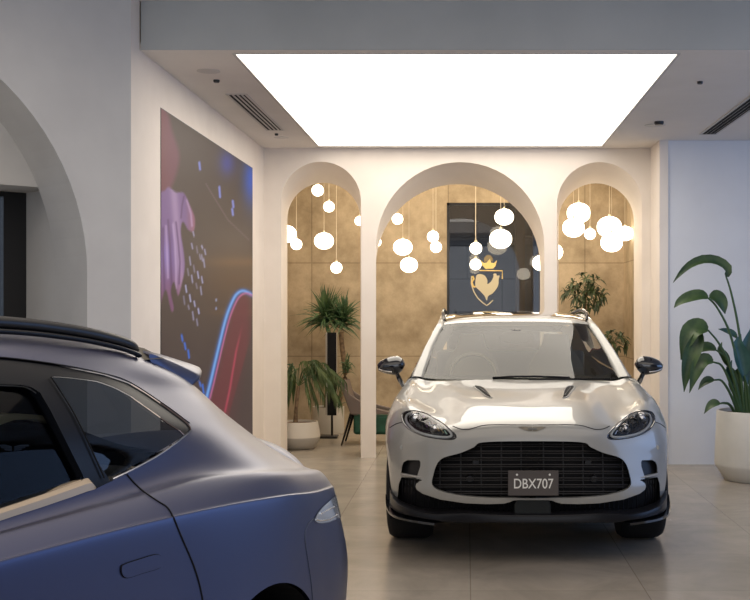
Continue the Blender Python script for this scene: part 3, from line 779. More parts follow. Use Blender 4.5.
# ---- splitter
def splitter():
    xs = [.975*q for q in (0,.15,.30,.42,.52,.62,.72,.80,.86,.905,.935,.952,.958)]
    yf = [-.035,-.033,-.02,-.003,.02,.05,.10,.165,.235,.33,.43,.54,.68]
    zt = [.333,.333,.335,.338,.332,.322,.325,.335,.345,.362,.385,.40,.41]
    zb = [.277,.277,.275,.272,.270,.275,.28,.285,.288,.292,.295,.30,.30]
    rows = []
    for x,y,a,b in zip(xs,yf,zt,zb):
        rows.append([(WX-x,WY+y+.14,a+.004),(WX-x,WY+y+.03,a),(WX-x,WY+y+.008,a-.006),(WX-x,WY+y,(a+b)/2),(WX-x,WY+y+.002,b+.006),(WX-x,WY+y+.012,b),(WX-x,WY+y+.30,b-.004)])
    rows = [list(map(tuple, catmull(r,1))) for r in rows]
    cols = list(zip(*rows)); cols = [catmull(c,4) for c in cols]; rows = list(zip(*cols))
    return MB().grid(rows)
wpart('front_splitter', splitter().mirrored(WX), M['dark_plastic'], smooth=True)
# lower side lip blades by the corners
lb = catmull([(.60,.045,.262),(.72,.10,.268),(.82,.185,.272),(.885,.30,.275),(.925,.45,.285),(.945,.60,.31),(.95,.66,.345)],5)
wpart('splitter_blade', MB().grid([[(WX-p[0],WY+p[1]-.0,p[2]-.016),(WX-p[0]-.014,WY+p[1]-.014,p[2]-.010),(WX-p[0]-.014,WY+p[1]-.014,p[2]+.004),(WX-p[0]+.10,WY+p[1]+.10,p[2]+.004)] for p in lb]).mirrored(WX), M['gloss_black'], smooth=True)
ub = MB().box(WX-.93,WX+.93,WY+.55,WY+4.7,.20,.30).box(WX-.60,WX+.60,WY+.20,WY+.6,.24,.30)
wpart('underbody', ub, M['matte_black'], smooth=False)
# ---- headlights
def headlamp(s):
    f = (lambda mb: mb) if s < 0 else (lambda mb: mb.flip(WX))
    big = [((x-418)*1.02+418, (y-424)*1.02+424) for x,y in headl]
    gg = -cutp(big)
    hl = wpart('headlight', f(clip_grid(W+np.array((.004,.075,-.004)), N0, gg)), M['lensdark'])
    loop = hits(bw, headl, 0, .004); c = sum(loop, Vector())/len(loop)
    # black surround, then bright light guide
    wpart('headlight_surround', f(MB().tube(loop, .0055, 6, closed=True)), M['gloss_black'], hl, smooth=True)
    ins = [p+(c-p)*.16+Vector((0,.012,0)) for p in loop]
    n_ = len(ins); g1 = ins
    wpart('light_guide', f(MB().tube(g1, .0085, 6, closed=True)), mat('light_guide' ,(.88,.88,.86),.25,coat=1), hl, smooth=True)
    for q,(px,py,r) in enumerate(((415.5,420,.040),(425.5,425,.036),(435,430,.030))):
        h = hit(bw, px, py, 0, .06)
        wpart('projector', f(MB().lathe([(.0001,-.022),(r*.5,-.018),(r*.8,-.006),(r*.95,.006),(r*1.12,.0),(r*1.2,.02)], tuple(h), 24, axis='y')), M['chrome'] if q != 1 else M['lensdark'], hl, smooth=True)
    # faceted reflector fins; the left lamp's tints paint a rainbow reflection into colour
    for q in range(6):
        fb = MB(); a = hit(bw, 423+q*4.3, 415.5+q*3.1, 0, .035); b = hit(bw, 427+q*4.0, 428+q*1.4, 0, .04); fb.tube([a,b], .0045, 5)
        wpart('reflector_fin', f(fb), M['chrome'] if s > 0 else mat('fin_rainbow_reflection_%d'%q, [(.7,.35,.8),(.35,.45,.9),(.8,.45,.55),(.95,.65,.3),(.9,.8,.4),(.5,.75,.6)][q], .2, metal=.8), hl, smooth=True)
    lens = clip_grid(W, N0, -cutp(headl))
    wpart('headlight_lens', f(lens), LENS, hl)
LENS = glassy('clear_lens', (.93,.95,.97), 1.5)
headlamp(-1); headlamp(1)
# ---- bonnet vents
for s in (-1,1):
    f = (lambda mb: mb) if s < 0 else (lambda mb: mb.flip(WX))
    vp = az([(440,30),(452,29),(478,33),(500,50),(524,82),(515,84),(495,76),(470,56),(450,42)])
    loop = [p for p in hits(bw, [tuple(p) for p in catmull(vp,3,True)], .003)]
    c = sum(loop, Vector())/len(loop)
    v = wpart('bonnet_vent', f(MB().add(loop,[tuple(range(len(loop)))])), M['matte_black'], smooth=False)
    wpart('vent_rim', f(MB().tube(loop,.006,6,closed=True,flat=.6)), M['paint'], v, smooth=True)
    a = hit(bw, 380+462/4.6875, 380+38/4.6875, .006); b = hit(bw, 380+512/4.6875, 380+76/4.6875, .006)
    wpart('vent_slat', f(MB().tube([a,(a+b)/2,b],.004,6)), M['dark_plastic'], v, smooth=True)
# ---- winged badge: plain wings of the same outline
bd = MB()
wing = [(518,427.4),(523,427.0),(528,427.2),(532,427.2),(532,431.2),(529,431.2),(526,430.6),(522.5,429.2)]
lp_ = hits(bw, wing, .006); back = [p-Vector((0,-.006,0)) for p in lp_]
n_ = len(lp_); bd.add(lp_+back, [tuple(range(n_)), tuple(range(2*n_-1,n_-1,-1))]+[(i,i+n_,(i+1)%n_+n_,(i+1)%n_) for i in range(n_)])
badge = wpart('winged_badge', bd.mirrored(WX), mat('badge_metal',(.16,.15,.13),.3,metal=.9), smooth=False)
h = hit(bw, 532, 429.2, .009); wpart('badge_bar', MB().box(WX-.028,WX+.028,h.y-.003,h.y+.004,h.z-.006,h.z+.006), bpy.data.materials['badge_metal'], badge, smooth=False)
# ---- number plate
pl = P(531.5, 483.5, 7.16); pw, ph = .156, .080
plate = wpart('number_plate', MB().box(WX-pw,WX+pw,7.195,7.205,.456,.611), mat('plate_brown',(.060,.048,.043),.45), smooth=False, bevel=.002)
pz0, pz1 = .456, .611
def text(s, size, x, y, z, m, parent, name, sx=1, rot=None, ext=.001):
    cu = bpy.data.curves.new(name, 'FONT'); cu.body = s; cu.size = size; cu.align_x = 'CENTER'; cu.align_y = 'CENTER'; cu.extrude = ext; cu.offset = size*.006
    to = bpy.data.objects.new(name+'_tmp', cu); C.objects.link(to)
    dg = bpy.context.evaluated_depsgraph_get(); dg.update()
    me = bpy.data.meshes.new_from_object(to.evaluated_get(dg)); bpy.data.objects.remove(to)
    mw = Matrix.Translation((x,y,z)) @ (rot or Matrix.Rotation(PI/2,4,'X')) @ Matrix.Diagonal((sx,1,1,1))
    mb = MB(); mb.add([mw @ v.co for v in me.vertices], [tuple(p.vertices) for p in me.polygons])
    return obj(name, mb, m, parent, False)
white = mat('plate_white', (.75,.74,.70), .5)
text('DBX707', .086, WX, 7.194, (pz0+pz1)/2-.006, white, plate, 'plate_lettering', .82)
wpart('plate_screw', MB().lathe([(.0001,-.004),(.006,-.004),(.007,0)], (WX-.101,7.194,pz1-.025), 14, axis='y'), white, plate, smooth=True)
wpart('plate_screw', MB().lathe([(.0001,-.004),(.006,-.004),(.007,0)], (WX+.101,7.194,pz1-.025), 14, axis='y'), white, plate, smooth=True)
wpart('plate_bracket', MB().box(WX-.13,WX+.13,7.205,7.32,.48,.59), M['matte_black'], smooth=False)

# ---- greenhouse
ws = [  # columns centre -> side, rows base -> header
 [(0,1.36,1.083),(0,1.83,1.305),(0,2.32,1.505)],
 [(.30,1.39,1.083),(.27,1.85,1.302),(.24,2.33,1.503)],
 [(.58,1.48,1.080),(.53,1.92,1.290),(.47,2.36,1.493)],
 [(.745,1.60,1.085),(.685,2.00,1.280),(.605,2.42,1.478)]]
def mir(cg): return [[(-x,y,z) for x,y,z in c] for c in cg]
Gs = dense(mir(ws), 10, 12); Ns = grid_normals(Gs); 
if Ns[5,5,2] < 0: Ns = -Ns
Wd = Gs+np.array((WX,WY,0))
one = np.ones(Gs.shape[:2])
wsh = wpart('windshield', clip_grid(Wd, Ns, one).mirrored(WX), M['carglass'])
PXs = VX+F*Wd[...,0]/Wd[...,1]; PYs = VY-F*(Wd[...,2]-H)/Wd[...,1]
inn = [tuple(p) for p in [(600,324.2),(520,323.4),(470,324),(443.5,325.2),(440,330),(433,350),(426.8,368),(426.2,372),(428.5,374.2),(600,375)]]
gband = sdf_poly(inn, PXs, PYs)
wpart('windshield_border', clip_grid(Wd, Ns, gband, -.006).mirrored(WX), mat('ceramic_band',(.03,.028,.027),.4), wsh)
# A pillars and roof rails run as one painted frame
pil = catmull([(.835,1.56,1.082),(.79,1.75,1.19),(.735,2.0,1.315),(.675,2.3,1.44),(.645,2.50,1.497),(.64,2.85,1.535),(.645,3.3,1.54),(.635,3.8,1.51),(.60,4.3,1.44)],6)
inn_ = catmull([(.745,1.60,1.087),(.718,1.78,1.187),(.682,2.01,1.285),(.632,2.28,1.415),(.605,2.42,1.479),(.585,2.85,1.553),(.585,3.3,1.560),(.575,3.8,1.53),(.55,4.3,1.465)],6)
fm = MB()
rows_ = []
for a, b in zip(pil, inn_):
    a = Vector(a); b = Vector(b); mdl = (a+b)/2+Vector((.02,-.012,.016))
    rows_.append([(WX-q.x,WY+q.y,q.z) for q in (a+Vector((-.03,.02,-.03)), a, (a*.7+mdl*.3)+Vector((.004,0,.006)), mdl, (b*.7+mdl*.3)+Vector((0,0,.004)), b, b+Vector((0,.0,-.02)))])
fm.grid(rows_)
wpart('pillar_frame', fm.flip(WX), M['paint'], smooth='all'); wpart('pillar_frame', fm, M['paint'], smooth='all')
roof = [
 [(0,2.32,1.506),(0,2.42,1.540),(0,2.7,1.578),(0,3.2,1.592),(0,3.8,1.565),(0,4.4,1.49),(0,4.75,1.43)],
 [(.24,2.33,1.504),(.25,2.43,1.538),(.25,2.7,1.576),(.26,3.2,1.590),(.26,3.8,1.562),(.25,4.4,1.486),(.25,4.74,1.426)],
 [(.47,2.36,1.494),(.46,2.46,1.527),(.46,2.72,1.563),(.47,3.2,1.578),(.46,3.8,1.549),(.44,4.4,1.47),(.44,4.72,1.415)],
 [(.603,2.42,1.480),(.595,2.50,1.506),(.588,2.74,1.540),(.588,3.2,1.556),(.578,3.8,1.528),(.56,4.4,1.44),(.54,4.70,1.39)]]
Gr = dense(mir(roof), 8, 6); Nr = grid_normals(Gr)
if Nr[5,5,2] < 0: Nr = -Nr
gy = Gr[...,1]
Wr = Gr+np.array((WX,WY,0))
wpart('roof_front_strip', clip_grid(Wr, Nr, (2.50-gy)*50).mirrored(WX), M['paint'])
rp_ = wpart('roof', clip_grid(Wr, Nr, (gy-2.50)*50).mirrored(WX), M['darkglass'])
sp_ = MB().grid([[(WX-x,WY+y,z) for y,z in ((4.55,1.46-.03*x),(4.80,1.425-.03*x),(4.86,1.405-.03*x),(4.80,1.39-.03*x),(4.6,1.39-.03*x))] for x in (0,.2,.4,.55,.62)])
wpart('roof_spoiler', sp_.mirrored(WX), M['paint'], smooth=True)
# roof rails
rr_ = catmull([(.60,2.56,1.510),(.612,2.66,1.548),(.618,2.80,1.580),(.62,3.2,1.600),(.612,3.8,1.578),(.595,4.2,1.54),(.59,4.3,1.50)],5)
for s in (-1,1): wpart('roof_rail', MB().tube([(WX+s*p[0],WY+p[1],p[2]) for p in rr_], .014, 8, flat=1.2), mat('rail_gloss',(.02,.02,.02),.15,metal=.6) if s < 0 else bpy.data.materials['rail_gloss'], smooth=True)
# side glass + rear screen
sg = MB(); pts_a = catmull([(.845,1.62,1.088),(.845,2.0,1.090),(.84,2.7,1.095),(.825,3.4,1.115),(.79,3.9,1.16),(.755,4.1,1.22)],6)
pts_b = catmull([(.825,1.64,1.10),(.73,2.02,1.31),(.64,2.7,1.51),(.635,3.4,1.53),(.62,3.9,1.48),(.64,4.1,1.40)],6)
sg.grid([[(WX-(a[0]*(1-t)+b[0]*t)-.012*math.sin(PI*t),WY+a[1]*(1-t)+b[1]*t,a[2]*(1-t)+b[2]*t) for t in (0,.25,.5,.75,1)] for a,b in zip(pts_a,pts_b)])
M['sideglass'] = glassy('side_glass', (.45,.47,.48), 1.5)
wpart('side_windows', sg, M['sideglass'], smooth='all'); wpart('side_windows', sg.flip(WX), M['sideglass'], smooth='all')
qp = MB().grid([[(WX-x,WY+y,z) for x,y,z in c] for c in ([(.80,3.95,1.15),(.73,4.0,1.30),(.62,4.1,1.47)],[(.77,4.3,1.14),(.70,4.35,1.28),(.59,4.4,1.43)],[(.70,4.75,1.10),(.64,4.72,1.24),(.55,4.65,1.40)])])
wpart('rear_pillar', qp, M['paint'], smooth='all'); wpart('rear_pillar', qp.flip(WX), M['paint'], smooth='all')
rs = MB().grid([[(WX-x,WY+y,z) for y,z in ((4.74,1.40),(4.86,1.24),(4.97,1.06))] for x in (0,.3,.6)]).mirrored(WX)
wpart('rear_screen', rs, M['sideglass'], smooth=True)
cw = MB().grid([[(WX-x*k,WY+y,z) for k in (1,)] +[(WX-x,WY+y+.08,z-.03)] for x,y,z in r9]).mirrored(WX)
wpart('cowl', MB().grid([[(WX-x,WY+y,z-.002),(WX-x,WY+y+.10,z-.012)] for x,y,z in r9]).mirrored(WX), M['matte_black'], smooth=False)
# wipers
wp = [hitp for hitp in []]
def wsp(px, py, off=.02):
    i = np.argmin(np.hypot(PXs-px if px < 520 else PXs-(2*(VX+F*WX/9.0)-px), PYs-py)); p = Wd.reshape(-1,3)[i]; n_ = Ns.reshape(-1,3)[i]
    q = Vector(p)+Vector(n_)*off
    if px >= 520: q.x = 2*WX-q.x
    return q
wpart('wiper', MB().tube([(WX-.22,WY+1.40,1.098),(WX-.05,WY+1.39,1.108),(WX+.12,WY+1.39,1.108),(WX+.36,WY+1.42,1.098)], .008, 6), M['matte_black'], smooth=True)
wpart('wiper', MB().tube([(WX+.05,WY+1.36,1.086),(WX+.35,WY+1.38,1.090),(WX+.66,WY+1.45,1.084)], .007, 6), M['matte_black'], smooth=True)
# interior seen through the glass
wpart('dashboard', MB().grid([[(WX-x,WY+y,z-.03*abs(x)) for y,z in ((1.50,1.04),(1.8,1.07),(2.05,1.06),(2.12,1.0),(2.14,.7))] for x in (0,.3,.55,.74)]).mirrored(WX), mat('dash',(.30,.27,.22),.6), smooth=True)
wpart('steering_wheel', MB().tube([(WX+.36*-1+.185*math.cos(a),WY+2.18+.07*math.sin(a),1.07+.17*math.sin(a)) for a in [2*PI*k/30 for k in range(30)]], .016, 8, closed=True), mat('wheel_rim_grey',(.10,.09,.08),.5), smooth=True)
def seatmb(cx, y):
    mb = MB()
    prof = [(y,.60),(y+.10,.85),(y+.20,1.12),(y+.23,1.28),(y+.25,1.39)]
    wds = [.25,.26,.23,.13,.10]
    mb.grid([[(cx+w*c_,yy+.05*(s_),zz) for c_,s_ in ((-1,1),(-1,-.6),(-.7,-1),(0,-.8),(.7,-1),(1,-.6),(1,1))] for (yy,zz),w in zip([tuple(p) for p in catmull(prof,4)],[p[0] for p in catmull([(w,0) for w in wds],4)])], True)
    return mb
seatm = mat('seat_leather',(.62,.55,.42),.5)
for cx in (WX-.37,WX+.37): wpart('front_seat', seatmb(cx,WY+2.75), seatm, smooth=True)
wpart('cabin_floor', MB().box(WX-.80,WX+.80,WY+1.6,WY+4.6,.5,.6), M['matte_black'], smooth=False)
wpart('rear_bench', MB().box(WX-.70,WX+.70,WY+3.7,WY+3.9,.6,1.22).box(WX-.70,WX+.70,WY+3.3,WY+3.72,.6,.78), seatm, smooth=False, bevel=.04)
wpart('headlining', MB().grid([[(WX-x,WY+y,z) for y,z in ((2.5,1.49),(3.2,1.54),(4.3,1.44))] for x in (0,.3,.56)]).mirrored(WX), seatm, smooth=True)
wpart('rear_view_mirror', MB().lathe([(.0001,-.02),(.07,-.018),(.082,0),(.07,.02),(.0001,.02)],(0,0,0),24,axis='y'), M['dark_plastic'], smooth=True)
o = bpy.data.objects['rear_view_mirror']; 
me = o.data; mi = WM[car.name].inverted()
for v in me.vertices:
    w_ = WM[car.name] @ v.co; v.co = mi @ Vector((WX+w_.x*1.75-.012, WY+2.16+w_.y, 1.385+w_.z*.72))
wpart('sensor_housing', MB().prism([(WX-.05,1.405),(WX+.05,1.405),(WX+.025,1.455),(WX-.025,1.455)],WY+2.24,WY+2.32), M['dark_plastic'], smooth=False, bevel=.01)
# ---- door mirrors
def door_mirror(s):
    f = (lambda mb: mb) if s < 0 else (lambda mb: mb.flip(WX))
    Y = 9.0
    top = [(377.4,364),(381,360.5),(386,358),(392,356.3),(398,356),(402.5,358.5),(405,363)]
    bot = [(379,371),(385,373.4),(390,374.4),(395,375),(399,373.5),(402.5,370),(404.8,366)]
    rows = []
    n_ = 7
    for k in range(n_):
        a = P(*top[k],Y); b = P(*bot[k],Y); c_ = (a+b)/2; hh = (a-b)/2; th = .075*math.sin(PI*(k+.8)/(n_+.6))**.6
        rows.append([c_+hh*math.cos(q)+Vector((0,math.sin(q)*th,0)) for q in [2*PI*j/16 for j in range(16)]])
    rows = [[Vector(c__) for c__ in col_] for col_ in zip(*[catmull(list(c2),4) for c2 in zip(*rows)])]
    mb = MB().grid([[tuple(p) for p in r] for r in rows], True)
    e0, e1 = rows[0], rows[-1]
    mb.add([tuple(p) for p in e0],[tuple(range(len(e0)))]); mb.add([tuple(p) for p in e1],[tuple(range(len(e1)))])
    dm = wpart('door_mirror', f(mb), M['gloss_black'], smooth='all')
    st = [P(396.5,373,Y), P(399,378,Y), P(401.5,383,Y-.01), P(404,387.5,Y-.02)+Vector((.0,0,0))]
    wpart('mirror_stalk', f(MB().tube(catmull(st,4), [.030-.0006*i for i in range(13)], 10, flat=.6)), M['gloss_black'], dm, smooth=True)
    wpart('indicator_strip', f(MB().tube(catmull([P(379,369,Y-.045),P(385,371,Y-.068),P(392,372,Y-.078)],4), .006, 8)), M['chrome'], dm, smooth=True)
door_mirror(-1); door_mirror(1)
# ---- wheels
def wheel(x, y, r=.36, w=.30, face=-1, M_=None, parent=None):
    """axis along x, outer face towards face*x"""
    def Lx(prof, seg=48): return MB().lathe([(a, h*face) for a, h in prof], (x,y,r), seg, axis='x')
    ty = Lx([(r*.70,.0),(r*.80,.012),(r*.93,.0),(r*.985,-.03),(r,-.06),(r,-w+.06),(r*.985,-w+.03),(r*.93,-w),(r*.70,-w)], 56)
    t = wpart('wheel', ty, M['rubber'], parent or car, smooth=True, sharp=50)
    rim = Lx([(r*.72,.0),(r*.70,-.012),(r*.66,-.03),(r*.64,-.12),(r*.62,-.2)])
    wpart('rim', rim, M['rim'], t, smooth=True)
    sp = MB()
    for k in range(9):
        a = 2*PI*k/9
        for da in (-.11,.11):
            c0 = (x-.05*face, y+.05*math.cos(a), r+.05*math.sin(a)); c1 = (x-.012*face, y+r*.69*math.cos(a+da), r+r*.69*math.sin(a+da))
            sp.tube([c0,((c0[0]+c1[0])/2-.012*face,(c0[1]+c1[1])/2,(c0[2]+c1[2])/2),c1], .011, 6)
    sp.lathe([(.0001,-.03*face),(.05,-.035*face),(.06,-.06*face)],(x,y,r),24,axis='x')
    wpart('spokes', sp, M['rim'], t, smooth=True)
    wpart('brake_disc', MB().lathe([(.0001,-.10*face),(r*.5,-.10*face),(r*.5,-.125*face)],(x,y,r),32,axis='x'), mat('disc_steel',(.25,.25,.25),.35,metal=1) if 'disc_steel' not in bpy.data.materials else bpy.data.materials['disc_steel'], t, smooth=True)
    return t
for y in (.955,3.99):
    wheel(WX-.95,WY+y,face=-1); wheel(WX+.95,WY+y,face=1)
for s in (-1,1):
    f = (lambda mb: mb) if s < 0 else (lambda mb: mb.flip(WX))
    wpart('tail_light', f(MB().grid([[(WX-x,WY+y,1.0+.03*k) for k in range(3)] for x,y in ((.30,5.02),(.5,5.0),(.72,4.93),(.86,4.72),(.93,4.55))])), mat('tail_red',(.3,.01,.01),.1) if s < 0 else bpy.data.materials['tail_red'], smooth=True)
    wpart('door_handle', f(MB().tube([(WX-.962,WY+2.35,.88),(WX-.964,WY+2.55,.885)],.012,8,flat=1.3)), M['paint'], smooth=True)
# ============================================================ blue car, its rear quarter in the foreground
th = math.radians(71); A0_ = (-.563, 3.41)
nn_ = Vector((math.sin(th), -math.cos(th), 0)); ff_ = Vector((-math.cos(th), -math.sin(th), 0))
OB = Vector((A0_[0], A0_[1], 0))-nn_*.947
bcar = thing('sports_suv', 'satin blue sports SUV in the left foreground, seen from its rear side', 'car', tuple(OB), -(PI/2-th))
BWM = WM[bcar.name]
M['bpaint'] = mat('satin_blue_paint', (.028,.036,.098), .33, metal=.6, spec=.5, coat=.5, coat_rough=.36)
M['bglass'] = glassy('tinted_side_glass', (.55,.58,.60), 1.16)
M['qglass'] = glassy('quarter_glass', (.10,.12,.15), 1.34)
M['btrim'] = mat('window_trim_black', (.007,.008,.011), .30, spec=.15)
def bpart(name, mb, m, parent=None, smooth='all', **k):
    mb.v = [tuple(BWM @ Vector(v)) for v in mb.v]
    if mb.n is not None: r = BWM.to_3x3(); mb.n = [tuple(r @ Vector(q)) for q in mb.n]
    return obj(name, mb, m, parent or bcar, smooth, **k)
# stations from the tail forward; every station lists (s, w, z) for rows sill .. roof centre
def st(s, lst): return [(s, w, z) for w, z in lst]
cols = [
 [(-1.10,0,.32),(-1.12,0,.52),(-1.12,0,.75),(-1.10,0,.90),(-1.09,0,.98),(-1.08,0,1.01),(-1.07,0,1.02),(-1.06,0,1.03),(-1.05,0,1.035),(-1.04,0,1.04),(-1.03,0,1.045)],
 [(-1.07,.35,.32),(-1.09,.36,.52),(-1.09,.37,.75),(-1.08,.37,.90),(-1.07,.35,.965),(-1.05,.32,1.0),(-1.045,.28,1.015),(-1.04,.23,1.03),(-1.035,.16,1.04),(-1.03,.08,1.045),(-1.03,0,1.045)],
 [(-.96,.62,.32),(-.99,.64,.52),(-1.0,.655,.75),(-.985,.65,.88),(-.96,.62,.955),(-.95,.56,.985),(-.945,.49,1.01),(-.94,.41,1.03),(-.94,.30,1.045),(-.94,.16,1.055),(-.94,0,1.06)],
 [(-.80,.77,.32),(-.83,.79,.52),(-.84,.80,.75),(-.82,.79,.88),(-.80,.74,.975),(-.80,.66,1.015),(-.80,.58,1.04),(-.80,.49,1.06),(-.80,.37,1.072),(-.80,.20,1.085),(-.80,0,1.09)],
 [(-.58,.87,.32),(-.60,.885,.52),(-.60,.895,.75),(-.60,.885,.89),(-.60,.84,1.005),(-.60,.745,1.06),(-.60,.64,1.105),(-.60,.54,1.15),(-.60,.43,1.18),(-.60,.24,1.195),(-.60,0,1.20)],
 [(-.35,.915,.30),(-.35,.925,.52),(-.35,.93,.75),(-.35,.925,.90),(-.35,.895,1.025),(-.35,.79,1.10),(-.35,.665,1.185),(-.35,.57,1.265),(-.35,.475,1.32),(-.35,.28,1.35),(-.35,0,1.36)],
 st(-.10,[(.93,.28),(.94,.52),(.947,.75),(.945,.92),(.918,1.052),(.82,1.135),(.71,1.24),(.62,1.34),(.545,1.41),(.36,1.455),(0,1.475)]),
 st(.20,[(.935,.28),(.94,.52),(.945,.76),(.943,.94),(.915,1.073),(.80,1.16),(.735,1.28),(.655,1.38),(.585,1.475),(.42,1.525),(0,1.55)]),
 st(.50,[(.92,.28),(.92,.52),(.925,.76),(.928,.95),(.905,1.085),(.80,1.155),(.745,1.31),(.675,1.435),(.60,1.512),(.45,1.555),(0,1.585)]),
 st(.85,[(.91,.28),(.905,.52),(.915,.76),(.922,.96),(.90,1.093),(.80,1.145),(.75,1.33),(.68,1.485),(.61,1.54),(.46,1.575),(0,1.605)]),
 st(1.25,[(.905,.28),(.90,.52),(.91,.76),(.92,.965),(.897,1.095),(.80,1.135),(.75,1.33),(.68,1.49),(.615,1.545),(.46,1.58),(0,1.61)]),
 st(1.8,[(.905,.28),(.90,.52),(.91,.76),(.92,.96),(.895,1.085),(.80,1.115),(.745,1.29),(.67,1.43),(.61,1.49),(.46,1.53),(0,1.555)]),
 st(2.3,[(.92,.28),(.92,.52),(.93,.72),(.935,.90),(.905,1.02),(.84,1.055),(.79,1.075),(.70,1.085),(.60,1.09),(.42,1.10),(0,1.11)]),
 st(2.9,[(.93,.28),(.94,.52),(.947,.70),(.94,.83),(.90,.92),(.83,.95),(.76,.94),(.66,.93),(.55,.95),(.38,.97),(0,.98)]),
 st(3.4,[(.82,.28),(.84,.46),(.85,.62),(.83,.74),(.77,.83),(.70,.85),(.62,.85),(.54,.85),(.44,.87),(.28,.88),(0,.885)]),
 [(3.66,.50,.28),(3.70,.52,.46),(3.70,.53,.62),(3.68,.52,.72),(3.64,.48,.80),(3.62,.42,.815),(3.61,.38,.82),(3.60,.32,.825),(3.59,.26,.83),(3.58,.15,.835),(3.58,0,.84)],
 [(3.74,0,.28),(3.78,0,.46),(3.78,0,.62),(3.76,0,.72),(3.72,0,.79),(3.70,0,.805),(3.69,0,.81),(3.68,0,.815),(3.67,0,.82),(3.66,0,.825),(3.65,0,.83)]]
for c in cols[3:12]:                                   # crisp shoulder crease just above row 3
    s4, w4, z4 = c[4]; c[3] = (s4, w4+.016, z4-.035)
for i_, c in enumerate(cols):
    (sa,wa,za), (sb2,wb2,zb2) = c[4], c[5]; bu = 1 if 3 <= i_ < 12 else 0
    c.insert(5, (sa*.5+sb2*.5, wa*.5+wb2*.5+.006*bu, za*.5+zb2*.5+.016*bu))
for c in cols[:4]:
    for j, (s_, w_, z_) in enumerate(c): c[j] = (s_+.05, w_, z_)
cg = [[(w, -s, z) for s, w, z in c] for c in cols]
kb = [6,8,12,16,16,16,18,18,16,12,10,8,6,6,6,4]
Gb = dense(cg, kb, 10, mirror=False)
Nb = grid_normals(Gb, mirror=False)
iq = sum(kb[:8]); 
if Nb[iq,20,0] < 0: Nb = -Nb
R3 = np.array(BWM.to_3x3()); Wb = Gb @ R3.T+np.array(OB)
bb = bvh_of(Wb)
Yb_ = np.maximum(Wb[...,1], .15)
PXb = VX+F*Wb[...,0]/Yb_; PYb = VY-F*(Wb[...,2]-H)/Yb_
VI = np.broadcast_to(np.arange(Gb.shape[1])[None,:], Gb.shape[:2])
near = (Gb[...,1] > -1.95)     # behind s = 1.95
dlo = [(-456,419),(-180,363),(-60,355.5),(0,357.6),(30,360.6),(57,364.6),(104,374),(130,382.8),(148,393.5),(164,404.7),(180,416.5),(189,423.6),(192,428.5),(190.7,432.6),(178,443),(160,456),(143,465.8),(126.7,474),(94.7,489.3),(50,504.5),(0,520),(-120,560),(-387,640)]
dlo2 = dlo
doorg = [(-440,440),(-180,392),(-60,383),(0,384),(22,385),(31,387),(40,392.5),(50.7,410.7),(66.7,442.7),(82.5,474),(84,478.5),(80,481.5),(0,508),(-120,548),(-380,622)]
quart = [(51.5,376.2),(57,375.6),(76,377.3),(98.8,380.3),(116,386.5),(132,395),(153,410),(170,422.4),(184,431.5),(186.2,434.6),(178,440),(151,456.3),(122,472),(112,476.5),(107.5,475.5),(103,468),(74.5,414)]
def bc(poly): return np.where(near, sdf_poly(poly, PXb, PYb), 9)
def archb(s, r=.405): return np.where(Gb[...,0] > .6, (np.hypot(Gb[...,1]+s, Gb[...,2]-.40)-r)*100, 9)
spl = [tuple(p) for p in []]
gb = np.minimum.reduce([bc(dlo), archb(.03), archb(2.9)])
def cut_lower(G, N, g): return clip_grid(G, N, g)
shell_b = bpart('body_shell', clip_grid(Gb, Nb, gb).mirrored(0), M['bpaint'])
L2 = lambda p: BWM.inverted() @ p
def bh(pts, push=0.0): return [L2(h) for h in hits(bb, pts, push)]
def inset(poly, off, name, m, parent=None, extra=None, both=True, g=None):
    gg = -bc(poly)
    gg = np.where(near & (VI > 44) & (VI < 96), gg, -9) if name in ('quarter_window','rear_door_window','window_surround') else np.where(near, gg, -9)
    if extra is not None: gg = np.minimum(gg, extra)
    mb = clip_grid(Gb, Nb, gg, off)
    if both: mb.mirrored(0)
    return bpart(name, mb, m, parent)
# black window surround, glass, return of the opening
frame = inset(dlo, -.004, 'window_surround', M['btrim'], extra=np.minimum(bc(doorg), bc(quart)))
inset(doorg, -.020, 'rear_door_window', M['bglass'])
qg = inset(quart, -.007, 'quarter_window', M['qglass'])
vis = [p for p in dlo if p[0] >= -60]
for pl_, dep in ((doorg, -.03),):
    lo_ = bh([p for p in pl_ if p[0] >= -380]); mb = MB()
    ribbon(mb, lo_, (dep,0,0), False, 2); bpart('window_edge', mb.mirrored(0), M['btrim'], frame, smooth=True)
# thin bright edge along the foot of the glass; pillar applique line
h = bh([tuple(p) for p in catmull([(112,479.2),(126.7,472.4),(143,464),(160,454.3),(178,441.4),(190.2,431.2)],5)], .002)
bpart('window_bright_strip', MB().tube(h, .0030, 6).mirrored(0), M['chrome'], frame, smooth=True)
h = bh([tuple(p) for p in catmull([(50.5,377),(60,391),(74.5,415),(90,447),(104,478)],5)], .001)
bpart('pillar_seam', MB().tube(h, .0022, 6).mirrored(0), M['matte_black'], frame, smooth=True)
h = bh([tuple(p) for p in catmull([(-60,380),(0,382.5),(24,383.6),(33,386),(42.5,393),(53,410),(69,442.5),(85,475)],5)], -.012)
bpart('window_seal', MB().tube(h, .0030, 6).mirrored(0), mat('seal_grey',(.10,.11,.12),.4), frame, smooth=True)
